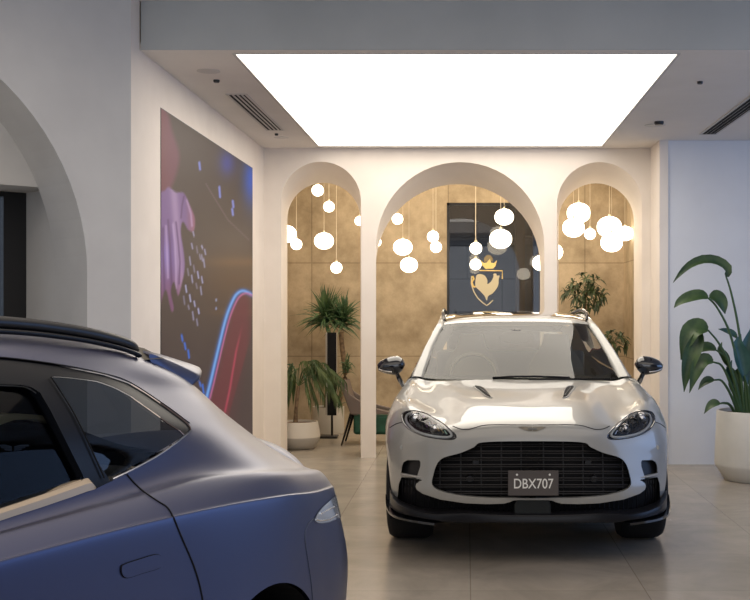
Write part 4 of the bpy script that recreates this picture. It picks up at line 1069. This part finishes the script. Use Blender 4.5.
# pale sill along the door glass
sill = MB(); top = catmull([(-380,625),(-120,549),(0,509.5),(40,496),(72,484.4),(86,479.6),(90.5,480.4),(94,488)],5); bot = catmull([(-384,640),(-120,562),(0,521.0),(40,508),(72,497),(86,492),(91,490.6),(95,489.2)],5)
ta = bh([tuple(p) for p in top], .001); ba = bh([tuple(p) for p in bot], .003)
n_ = min(len(ta), len(ba))
sill.grid([[a-Vector((.03,0,0)), a+Vector((-.004,0,.002)), a*.6+b*.4+Vector((.004,0,.002)), b] for a, b in zip(ta[-n_:], ba[-n_:])])
bpart('window_sill_strip', sill.mirrored(0), mat('satin_pale_metal',(.46,.37,.27),.45,metal=.3), frame, smooth=True)
# seams
def seam(name, pts, r=.0026, m=None, k=6): 
    h = bh([tuple(p) for p in catmull(pts,k)], .0004); return bpart(name, MB().tube(h, r, 6, caps=False).mirrored(0), m or M['matte_black'], smooth=True)
seam('door_shut_line', [(126.7,474.6),(135,484),(145,492.8),(158,501.5),(167,507.5),(173,517),(178,529),(183,541),(190,557),(196,573),(202,597),(208,640)])
seam('bumper_shut_line', [(314,518.5),(308,524),(305,533),(305.4,545),(308,562),(311,583),(312.5,604),(313,640)], .0018, mat('seam_grey',(.05,.06,.09),.4))
seam('roof_edge_line', [(-60,355),(0,357.2),(57,364.2),(104,373.6),(130,382.4),(164,404.3),(189.6,423.2)], .0016)
# door handle, flush with its outline groove
hp = [tuple(p) for p in catmull([(120.6,567.5),(124,564.2),(140,558.8),(155,554.6),(160.5,557.3),(161.5,563.5),(158,568),(142,573),(127,577.6),(121.5,574.5)],4,True)]
lo_ = bh(hp, .0015); hd_ = bpart('door_handle', MB().add(bh(hp,.004),[tuple(range(len(lo_)))]).mirrored(0), M['bpaint'], smooth=False)
bpart('handle_groove', MB().tube(lo_, .0017, 6, closed=True).mirrored(0), M['matte_black'], hd_, smooth=True)
h = bh([(123.5,570),(125.5,575)], .005)
# tail lamp
lampp = [(313.3,518.6),(317.5,512.2),(323,506),(328,501.8),(334,496.2),(340,488),(352,480),(360,500),(356,512),(338,518),(328,522.4),(319,523.4),(314.5,522)]
lamp_m = mat('tail_lamp_clear', (.45,.50,.56), .12, coat=1, metal=.3)
tl = inset(lampp, .003, 'tail_lamp', lamp_m)
h = bh([(315,519.5),(320,520.5),(328,519.3),(336,515)], .004)
if len(h) > 1: bpart('lamp_reflector', MB().tube(h, .003, 6).mirrored(0), M['chrome'], tl, smooth=True)
h = bh([(319,513.5),(326,509.8),(333,507)], .004)
if len(h) > 1: bpart('lamp_rib', MB().tube(h, .003, 6).mirrored(0), M['chrome'], tl, smooth=True)
# ducktail lip
dk = MB(); rows = []
for w, a in ((0,1),(.14,1),(.28,.98),(.40,.9),(.49,.72),(.56,.45),(.61,.12)):
    sb_ = -.80+.10*(w/.61)**2; se = -1.10+.22*(w/.61)**2.4
    z0 = 1.065-.07*(w/.61)**2; zt = z0+.05*a
    rows.append([(w,-sb_,z0-.006),(w,-(sb_*.6+se*.4),z0+.022*a),(w,-(sb_*.15+se*.85),zt-.002),(w,-se,zt),(w,-se+.004,zt-.012),(w,-se-.006,z0-.035),(w,-se-.03,z0-.08)])
rows = [list(r) for r in zip(*[catmull(c,5) for c in zip(*rows)])]
bpart('ducktail_lip', MB().grid(rows).mirrored(0), M['bpaint'], smooth='all')
# roof spoiler: a closed blade
def sploop(w):
    a = abs(w)
    A = [(.03,1.482),(-.07,1.474),(-.19,1.450),(-.30,1.426),(-.330,1.410),(-.305,1.388),(-.22,1.374),(-.05,1.395)]
    B_ = [(.07,1.474),(-.01,1.458),(-.11,1.428),(-.185,1.402),(-.205,1.390),(-.19,1.378),(-.13,1.368),(.02,1.415)]
    if a <= .48: k = a/.48; return [(w, -(s+(-.07 if s < -.2 else -.02)*(1-k**2)), z+.038*(1-k**2)) for s, z in A]
    k = ((a-.48)/.085)**1.6; return [(w, -(p[0]+(q[0]-p[0])*k), p[1]+(q[1]-p[1])*k) for p, q in zip(A, B_)]
ws_ = [-.565,-.555,-.54,-.52,-.50,-.47,-.40,-.30,-.15]; ws_ = ws_+[0]+[-x for x in ws_[::-1]]
rows = [catmull(sploop(w),4,True) for w in ws_]
sm_ = MB().grid(rows, True)
for r in (rows[0], rows[-1]): sm_.add([tuple(p) for p in r], [tuple(range(len(r)))])
bpart('roof_spoiler', sm_, M['bpaint'], smooth=True, sharp=60)
# roof rail
rl = catmull([(.585,-1.75,1.515),(.585,-1.68,1.555),(.585,-1.4,1.582),(.585,-1.0,1.586),(.585,-.70,1.576),(.58,-.45,1.553),(.575,-.28,1.528),(.57,-.17,1.505),(.568,-.13,1.490)],5)
rail_m = mat('rail_black',(.008,.008,.010),.32,spec=.3)
for s in (1,-1):
    r_ = bpart('roof_rail', MB().tube([(s*p[0],p[1],p[2]) for p in rl], [.012]+[.015]*(len(rl)-6)+[.013,.011,.009,.007,.005], 10, flat=1.1), rail_m, smooth='all')
    bpart('rail_gutter', MB().tube([(s*(p[0]+.012),p[1],p[2]-.022) for p in rl[2:-2]], .010, 8, flat=.7), M['btrim'], r_, smooth='all')
# inside: seats, cream lining, floor
cream_l = mat('cream_leather', (.55,.47,.30), .5); dark_l = mat('dark_leather', (.008,.007,.008), .7, spec=.15)
bpart('headlining', MB().grid([[(w,y,z) for w,z in ((0,1.54),(.3,1.53),(.50,1.49),(.57,1.46))] for y in (-1.9,-.3,.0)]).mirrored(0), mat('lining_dark',(.10,.09,.07),.7), smooth=True)
bpart('cabin_floor', MB().box(-.82,.82,-2.3,.75,.34,.40).box(-.75,.75,.50,.56,.4,.98), dark_l, smooth=False)
def bseat(cx, y0, m, top=1.34, wd=.27):
    rr = []
    for yy, zz, ww in catmull([(y0+.02,.45,wd),(y0+.05,.80,wd),(y0+.10,1.04,wd*.97),(y0+.125,1.16,wd*.80),(y0+.14,1.25,wd*.56),(y0+.15,top-.02,wd*.50),(y0+.155,top,wd*.30)],4):
        rr.append([(cx+ww*c_,yy+.055*s_,zz) for c_,s_ in ((-1,.9),(-1,-.5),(-.7,-1),(0,-.9),(.7,-1),(1,-.5),(1,.9),(0,1))])
    mb = MB().grid(rr, True); mb.add(rr[-1],[tuple(range(8))])
    return mb
for cx in (.38,-.38):
    bpart('rear_seat', bseat(cx,-.55,dark_l,1.30,.30), dark_l, smooth=True)
    fs_ = bpart('front_seat', bseat(cx,-1.33,dark_l,1.40), dark_l, smooth=True)
bpart('rear_shelf', MB().box(-.62,.62,-.36,.30,1.04,1.08), mat('shelf_tan',(.20,.17,.12),.7), smooth=False)
bpart('cream_lining', MB().box(-.60,-.585,-1.5,-.3,1.16,1.33).flip(0), cream_l, smooth=False) if False else None
# cream band over the seat shoulders and the stitched wings on the head restraint
sd = L2(P(-60,415,2.6)); 
cb_ = [L2(P(x,y,2.95)) for x,y in ((-70,424),(-20,420),(6,414),(20,413.5),(40,415),(54,418),(60,424),(50,422),(36,419),(14,420),(0,425),(-40,438),(-70,450))]
mb = MB(); n_ = len(cb_); mb.add([tuple(p) for p in cb_]+[(p.x-.05,p.y,p.z) for p in cb_], [tuple(range(n_)), tuple(range(2*n_-1,n_-1,-1))]+[(i,i+n_,(i+1)%n_+n_,(i+1)%n_) for i in range(n_)])
bpart('cream_seat_top', mb, cream_l, smooth=False)
mb = MB()
for sx in (-1,1):
    for q in range(3):
        pts = [L2(P(13+sx*(1.5+.0),447.2+q*1.6,2.72)), L2(P(13+sx*8,445.6+q*1.9,2.72)), L2(P(13+sx*(15.5-q*3.5),445.6+q*1.7,2.72))]
        mb.tube(pts, .0022, 5)
bpart('stitched_wings', mb, mat('stitch_blue',(.10,.13,.20),.5), smooth=True)
# wheels
def bwheel(w, s, face):
    r = .365; x, y = w, -s
    def Lx(prof, seg=48): return MB().lathe([(a, h*face) for a, h in prof], (x,y,r), seg, axis='x')
    t = bpart('wheel', Lx([(r*.72,.0),(r*.82,.010),(r*.93,.0),(r*.985,-.02),(r,-.05),(r,-.24),(r*.985,-.27),(r*.93,-.29),(r*.72,-.29)],64), M['rubber'], smooth=True)
    bpart('rim', Lx([(r*.73,.0),(r*.70,-.012),(r*.66,-.03),(r*.64,-.12),(r*.62,-.2)]), M['rim'], t, smooth=True)
    sp = MB()
    for k in range(10):
        a = 2*PI*k/10
        for da in (-.09,.09):
            c0 = (x-.05*face, y+.05*math.cos(a), r+.05*math.sin(a)); c1 = (x-.012*face, y+r*.69*math.cos(a+da), r+r*.69*math.sin(a+da))
            sp.tube([c0,((c0[0]+c1[0])/2-.012*face,(c0[1]+c1[1])/2,(c0[2]+c1[2])/2),c1], .011, 6)
    sp.lathe([(.0001,-.03*face),(.05,-.035*face),(.06,-.06*face)],(x,y,r),24,axis='x')
    bpart('spokes', sp, M['rim'], t, smooth=True)
for s in (.03, 2.9):
    bwheel(.925, s, 1); bwheel(-.925, s, -1)
    lm = MB(); arc = [(-s+.405*math.cos(a), .40+.405*math.sin(a)) for a in [(-.3+(PI+.6)*k/28) for k in range(29)]]
    lm.grid([[(x, y, z) for y,z in arc] for x in (.925,.8,.60)]); lm.add([(.60, y, z) for y,z in arc], [tuple(range(29))])
    bpart('wheel_arch_liner', lm.mirrored(0), M['matte_black'], smooth=False)
bpart('underbody', MB().box(-.88,.88,-2.45,-.50,.20,.30).box(-.56,.56,-3.6,-2.45,.22,.30).box(-.56,.56,-.5,1.0,.22,.34), M['matte_black'], smooth=False)
# ============================================================ plants, pots, speaker, chair
def leafm(name, c1, c2): 
    m = noisy(mat(name, c1, .42), c1, c2, 9, 3); return m
lf_big = leafm('banana_leaf', (.018,.050,.016), (.055,.10,.030)); lf_blue = leafm('blue_green_leaf', (.02,.07,.06), (.04,.11,.09))  # bluish-green leaf colour for some of the paddle leaves
lf_palm = leafm('palm_leaf', (.035,.075,.022), (.12,.16,.05)); lf_yuc = leafm('yucca_leaf', (.03,.075,.03), (.075,.13,.045)); lf_umb = leafm('umbrella_leaf', (.018,.038,.012), (.05,.075,.022))
stalkm = mat('stalk_green', (.05,.10,.03), .45); barkm = noisy(mat('bark', (.16,.10,.06), .85), (.11,.07,.04), (.24,.16,.09), 30, 3, bump=.2); soilm = noisy(mat('soil', (.10,.06,.04), .95), (.06,.035,.02), (.16,.09,.05), 60, 2)
def blade(mb, pts, wd, fold=.25, side=None, nu=10, power=.7, tipw=.04):
    """a leaf along pts: wd half width, folded along its midrib"""
    c = [Vector(p) for p in catmull(pts, max(2, nu//(len(pts)-1)))]; n = len(c); rows = []
    for i, p in enumerate(c):
        t = i/(n-1); tg = (c[min(i+1,n-1)]-c[max(i-1,0)]).normalized()
        sd = tg.cross(Vector(side or (0,0,1)))
        if sd.length < .1: sd = tg.cross(Vector((0,1,0)))
        sd.normalize(); up = sd.cross(tg).normalized()
        w = wd*max(tipw, math.sin(PI*min(1,(t*.97+.03))**power))
        rows.append([p+sd*w*k+up*abs(k)*w*fold for k in (-1,-.5,0,.5,1)])
    mb.grid(rows); return mb
def pot(name, prof, c, m, parent, seg=48): return obj(name, MB().lathe(prof, c, seg), m, parent, smooth=True, sharp=50)
# --- bird-of-paradise plant in the tall white pot, right
PX_, PY_ = 2.735, 10.99
pt = thing('bird_of_paradise_plant', 'tall potted plant with big arching paddle leaves in a white pot by the right wall', 'potted plant', (PX_,PY_,0))
pw_ = noisy(mat('white_ceramic', (.62,.60,.56), .5), (.60,.58,.54), (.66,.64,.60), 4)
pot('pot', [(.0001,0),(.295,0),(.305,.008),(.385,.135),(.392,.16),(.372,.645),(.368,.655),(.350,.655),(.345,.61),(.0001,.61)], (PX_,PY_,0), pw_, pt)
pot('soil', [(.0001,.612),(.346,.608)], (PX_,PY_,.012), soilm, pt)
def q3(px, py, dy=0): return P(px, py, 11.05+dy)
S = [ # stalk px path, leaf px path, half width, fold, material
 ([(747,408),(744,370),(738,325),(731,292),(726,276)], [(727,277),(726,270),(716,264),(703,262.5),(690,267),(680,275),(673,283)], .075, .9, lf_big, -.10),
 ([(744,408),(741,380),(736,355),(728,328),(716,306),(708,298)], [(708,298),(700,296.5),(688,299),(679,303),(674,308)], .085, .5, lf_big, -.18),
 (None, [(709,297),(716,299),(722,305),(725,314)], .105, .5, lf_big, -.12),
 ([(741,408),(736,388),(728,360),(718,342),(708,330)], [(708,330),(700,329),(691,333),(685,345),(681,360)], .13, .5, lf_big, -.22),
 (None, [(700,331),(696,345),(690,360),(686,376),(684,392)], .10, .6, lf_big, -.24),
 ([(743,408),(735,380),(726,358),(716,350)], [(716,350),(708,348),(698,350),(690,356),(684,362)], .075, .5, lf_big, -.05),
 ([(741,408),(731,385),(722,366),(713,362)], [(713,362),(706,361),(699,366),(694,378),(689.5,393)], .095, .5, lf_big, -.28),
 ([(739,408),(731,395),(722,381),(714,380)], [(714,380),(708,381),(703,384),(698,390)], .055, .5, lf_big, -.20),
 ([(736,408),(730,405),(724,403),(720,403.5)], [(720,403.5),(714,404),(709,407),(704,414)], .055, .5, lf_big, -.3),
 ([(745,408),(741,390),(735,372),(728,366)], [(728,366),(724,358),(720,350),(722,342)], .06, .6, lf_big, .05),
 ([(748,408),(746,380),(742,350),(735,335)], [(737,338),(731,334),(724,331),(718,329)], .05, .6, lf_blue, .02),
 ([(750,408),(748,390),(744,375)], [(744,376),(740,358),(738,345),(741,334)], .10, .7, lf_blue, -.05),
 ([(752,408),(750,390),(749,380)], [(749,384),(746,365),(748,345),(752,326)], .12, .6, lf_blue, 0),
 ([(756,408),(756,385),(757,370)], [(757,376),(760,350),(768,330),(780,318)], .12, .6, lf_blue, 0),
 ([(748,408),(742,395),(738,388)], [(738,390),(732,380),(729,370),(732,360)], .07, .6, lf_blue, .1),
 ([(750,408),(742,398),(737,396)], [(738,398),(735,385),(741,372),(746,362)], .09, .6, lf_big, .1),
 ([(760,408),(764,380),(772,360)], [(771,362),(780,345),(792,342),(803,352)], .11, .5, lf_big, 0),
 ([(762,408),(770,390),(780,380)], [(779,381),(790,374),(800,378),(808,392)], .10, .5, lf_big, -.1),
]
for stp, lfp, wd, fold, m_, dy in S:
    if stp:
        n_ = len(stp); pts = [q3(a,b,dy*i/(n_-1)) for i,(a,b) in enumerate(stp)]
        if pts[0].z > .62: pts[0].z = .60
        obj('stalk', MB().tube(catmull(pts,4), [.017-.009*i/(4*(n_-1)) for i in range(4*(n_-1)+1)], 7), stalkm, pt, smooth=True)
    obj('leaf', blade(MB(), [q3(a,b,dy) for a,b in lfp], wd*.78, fold, (0,-.75,.65), 14), m_, pt, smooth='all')
# --- drooping palm in the grey-white bowl, left arch
gx, gy = -1.935, 13.43
pl_ = thing('ponytail_palm', 'small palm with drooping leaves in a rounded two-tone pot in the left arch', 'potted plant', (gx,gy,0))
pot('pot', [(.0001,0),(.165,0),(.195,.03),(.232,.10),(.240,.14)], (gx,gy,0), mat('pot_grey',(.40,.37,.33),.7), pl_)
pot('pot_upper_band', [(.240,.14),(.236,.20),(.222,.27),(.214,.315),(.200,.315),(.198,.285),(.0001,.285)], (gx,gy,0), mat('pot_cream',(.62,.57,.50),.6), pl_)
pot('soil', [(.0001,.296),(.198,.292)], (gx,gy,0), soilm, pl_)
def q4(px, py, dy=0): return P(px, py, gy+dy)
obj('trunk', MB().tube(catmull([q4(295.5,423),q4(296,412),q4(297,400),q4(298.5,386)],4), [.030,.028,.026,.024,.024,.022,.021,.021,.021,.020,.02,.019,.018], 8), barkm, pl_, smooth=True)
rnd = random.Random(11)
fr_ = MB(); c0 = q4(298.5,386)
specs = [(286,365,283,388),(289,372,286,396),(293,366,288,380),(300,364,313,372),(305,363,322,376),(310,362,330,380),(313,362,337,382),(316,366,334,394),(308,368,322,392),(311,365,327,388),(304,370,316,398),(318,364,341,378),(302,372,309,395),(322,372,338,398),(296,370,292,390)]
for (mx_,my_,ex,ey) in specs:
    fc = MB()
    d0 = rnd.uniform(-.12,.10)
    a, b, c = c0, q4(mx_,my_,d0*.6), q4(ex,ey,d0)
    mid = catmull([a, b, (b+c)/2+Vector((0,0,.03)), c],6)
    fr_.tube([Vector(p) for p in mid], .0045, 4)
    for i in range(5, len(mid), 1):
        p = Vector(mid[i]); tg = (Vector(mid[min(i+1,len(mid)-1)])-Vector(mid[i-1])).normalized()
        for s_ in (-1,1):
            sdv = tg.cross(Vector((0,0,1))); sdv = sdv.normalized() if sdv.length > .1 else Vector((1,0,0))
            L_ = rnd.uniform(.11,.20)
            tip = p+tg*L_*.45+sdv*s_*L_*.28+Vector((0,0,-L_*.85))
            blade(fr_, [p, p+tg*L_*.35+sdv*s_*L_*.25+Vector((0,0,-L_*.12)), tip], .0075, .3, (0,-1,.3), 4)
obj('fronds', fr_, lf_palm, pl_, smooth=False)
# --- yucca in the back planter
yx, yy = -1.80, 15.12
yu = thing('yucca_plant', 'tall spiky-leaved plant with bare trunks in a white cylinder pot behind the black speaker', 'potted plant', (yx,yy,0))
pot('pot', [(.0001,0),(.195,0),(.205,.02),(.205,.345),(.19,.345),(.188,.32),(.0001,.32)], (yx,yy,0), mat('pot_white',(.60,.57,.52),.6), yu)
pot('soil', [(.0001,.332),(.188,.328)], (yx,yy,0), soilm, yu)
def q5(px, py, dy=0): return P(px, py, 15.1+dy)
for path, r in (([(336,409),(341,396),(345,378),(344,362),(342,345),(341,332)],.033),([(326,409),(327,390),(329,360),(328,332)],.030)):
    obj('trunk', MB().tube(catmull([q5(*p) for p in path],4), r, 9), barkm, yu, smooth=True)
def spiky(c, n, L, seed, up=.5, w=.014, minz=-.35):
    rr = random.Random(seed); mb = MB()
    for k in range(n):
        a = rr.uniform(0,2*PI); el = rr.uniform(minz,1)*PI/2*.95; l_ = L*rr.uniform(.7,1.12)
        d = Vector((math.cos(a)*math.cos(el), math.sin(a)*math.cos(el)*.75, math.sin(el)))
        c2 = c+Vector((rr.uniform(-.03,.03),0,rr.uniform(-.08,.06)))
        p1 = c2+d*l_*.5+Vector((0,0,.02)); p2 = c2+d*l_+Vector((0,0,-l_*.16*(1-abs(math.sin(el)))))
        for p in (p1,p2): p.y = min(p.y, 15.54)
        blade(mb, [c2, p1, p2], w, .35, (0,-.5,.8), 6, .55)
    return mb
obj('leaf_crown', spiky(q5(326,318), 170, .42, 5), lf_yuc, yu, smooth=False)
obj('leaf_crown', spiky(q5(343,320), 120, .36, 6), lf_yuc, yu, smooth=False)
obj('side_shoot', spiky(q5(347,367,-.1), 36, .15, 8, w=.008), lf_yuc, yu, smooth=False)
obj('side_shoot', spiky(q5(338,402,-.12), 22, .13, 9, w=.007, minz=.1), lf_yuc, yu, smooth=False)
# --- column speaker
sx_, sy_ = P(332,400,14.55).x, 14.55
sp_ = thing('column_speaker', 'slim black column speaker on a thin pole beside the small palm', 'speaker', (sx_,sy_,0))
obj('base_plate', MB().box(sx_-.155,sx_+.075,sy_-.10,sy_+.11,0,.028), M['black'], sp_, bevel=.006)
obj('pole', MB().tube([(sx_,sy_,.028),(sx_+.0,sy_,.32)], .014, 12), M['black'], sp_, smooth=True)
obj('cabinet', MB().box(sx_-.075,sx_+.06,sy_-.055,sy_+.06,.29,1.315), mat('speaker_case',(.42,.40,.36),.4), sp_, bevel=.008)
obj('grille_cloth', MB().box(sx_-.052,sx_+.062,sy_-.066,sy_-.056,.285,1.318), M['matte_black'], sp_, bevel=.003)
# --- lounge chair
cx_, cy_ = -1.17, 13.95
ch = thing('lounge_chair', 'low chair with a green seat and taupe back, half hidden by the arch pillar', 'chair', (cx_,cy_,0))
tp = mat('taupe_leather', (.17,.13,.11), .5); gv = noisy(mat('green_velvet', (.01,.07,.04), .7), (.008,.055,.032), (.015,.09,.05), 12)
obj('seat', MB().box(cx_-.17,cx_+.27,cy_-.25,cy_+.25,.13,.365), gv, ch, smooth=True, bevel=.035)
bk_ = catmull([(cx_-.20,.36),(cx_-.27,.52),(cx_-.325,.70),(cx_-.34,.755)],5)
obj('backrest', MB().grid([[(p[0]+dx+.03*(abs(y)/.25)**2,cy_+y,p[1]) for dx,y in ((0,-.25),(-.0,-.13),(0,0),(0,.13),(0,.25),(.05,.25),(.05,.13),(.05,0),(.05,-.13),(.05,-.25))] for p in bk_], True), tp, ch, smooth=True)
for y in (-.25,.25):
    obj('armrest', MB().prism([(cx_-.33,.74),(cx_-.20,.60),(cx_+.02,.46),(cx_+.27,.40),(cx_+.27,.37),(cx_-.20,.37)], cy_+y-.018, cy_+y+.018), tp, ch, bevel=.01)
for x,y,tx in ((-.16,-.22,-.31),(-.16,.22,-.31),(.24,-.22,.28),(.24,.22,.28)):
    obj('leg', MB().tube([(cx_+x+ (-.03 if tx<0 else 0),cy_+y,.40 if tx < 0 else .27),(cx_+tx,cy_+y*1.05,0)], [.017,.010], 8), M['matte_black'], ch, smooth=True)
# --- umbrella plants in the right arch
def umbrella(name, label, x, y, crown, rad, n, seed, stem):
    t = thing(name, label, 'potted plant', (x,y,0))
    pot('pot', [(.0001,0),(.13,0),(.165,.30),(.150,.30),(.148,.27),(.0001,.27)], (x,y,0), bpy.data.materials['pot_white'], t, 32)
    pot('soil', [(.0001,.282),(.149,.278)], (x,y,0), soilm, t, 24)
    obj('trunk', MB().tube(catmull([(x,y,.28),(x+.02,y,.28+(stem-.28)*.5),tuple(crown)],5), .016, 7), barkm, t, smooth=True)
    rr = random.Random(seed); mb = MB()
    for k in range(n):
        while True:
            d = Vector((rr.uniform(-1,1),rr.uniform(-1,1),rr.uniform(-1,1)))
            if .25 < d.length < 1: break
        c = crown+Vector((d.x*rad,d.y*rad*.8,d.z*rad*.92))
        mb.tube([crown+d*rad*.1, (crown+c)/2+Vector((0,0,.03)), c], .003, 4)
        ax = (c-crown).normalized(); e1 = ax.cross(Vector((0,0,1))).normalized(); e2 = e1.cross(ax)
        m_ = rr.randint(5,7); L_ = rr.uniform(.085,.13)
        for q in range(m_):
            a = 2*PI*q/m_+rr.uniform(-.2,.2); d2 = (e1*math.cos(a)+e2*math.sin(a)+ax*.45).normalized()
            blade(mb, [c, c+d2*L_*.55, c+d2*L_+Vector((0,0,-L_*.35))], .017, .2, (0,-.3,1), 6, .8)
    obj('foliage', mb, lf_umb, t, smooth=False)
umbrella('umbrella_plant', 'taller bushy dark-leaved plant showing above the car roof in the right arch', 1.49, 14.75, P(585,293,14.75), .28, 46, 4, 1.7)
umbrella('umbrella_plant', 'shorter dark-leaved plant low in the right arch beside the windshield pillar', 1.84, 14.45, P(614,343,14.45), .15, 16, 9, 1.1)
# ============================================================ light, sky, camera
w = bpy.data.worlds.new('sky'); bpy.context.scene.world = w; w.use_nodes = True
bg = w.node_tree.nodes['Background']; bg.inputs[0].default_value = (.78,.86,1.0,1); bg.inputs[1].default_value = WORLD
def area(name, loc, rot, sx, sy, power, col):
    d = bpy.data.lights.new(name,'AREA'); d.shape='RECTANGLE'; d.size=sx; d.size_y=sy; d.energy=power; d.color=col
    o = bpy.data.objects.new(name,d); C.objects.link(o); o.location=loc; o.rotation_euler=rot; return o
area('fill_front', (-.3,3.4,3.62), (0,0,0), 9, 5.6, 150, (1,.88,.76))  # broad fill added above the view to brighten the front zone
area('fill_behind_camera', (0,-3.9,1.9), (PI/2,0,0), 11, 3.2, 120, (.93,.95,1))  # added fill behind the camera, lifts the diagonal wall
area('fill_back_room', (-.2,14.3,3.7), (0,0,0), 3.6, 1.6, 50, (1,.84,.62))  # added warm fill, brightens the stone behind the arches
area('fill_passage', (.3,17.0,3.6), (0,0,0), 3, 1, 5, (1,.85,.75))  # dim fill added so the closed passage does not go black
area('daylight_right', (6.3,7.5,1.8), (0,PI/2,0), 2.6, 5.0, 85, (.34,.54,1))
cam = bpy.data.cameras.new('camera'); cam.sensor_width = 36; cam.lens = 36*F/750
cam.shift_x = -(VX-375)/750; cam.shift_y = (VY-300)/750; cam.clip_end = 100; cam.clip_start = .05
co = bpy.data.objects.new('camera', cam); C.objects.link(co); co.location = EYE; co.rotation_euler = (PI/2,0,0)
sc = bpy.context.scene; sc.camera = co
sc.view_settings.view_transform = 'Standard'; sc.view_settings.look = 'None'; sc.view_settings.exposure = EXPO; sc.view_settings.gamma = 1
sc.view_settings.use_curve_mapping = False
sc.cycles.use_denoising = True; sc.cycles.max_bounces = 10; sc.cycles.transparent_max_bounces = 16; sc.cycles.caustics_reflective = False; sc.cycles.caustics_refractive = False
sc.cycles.sample_clamp_indirect = 6
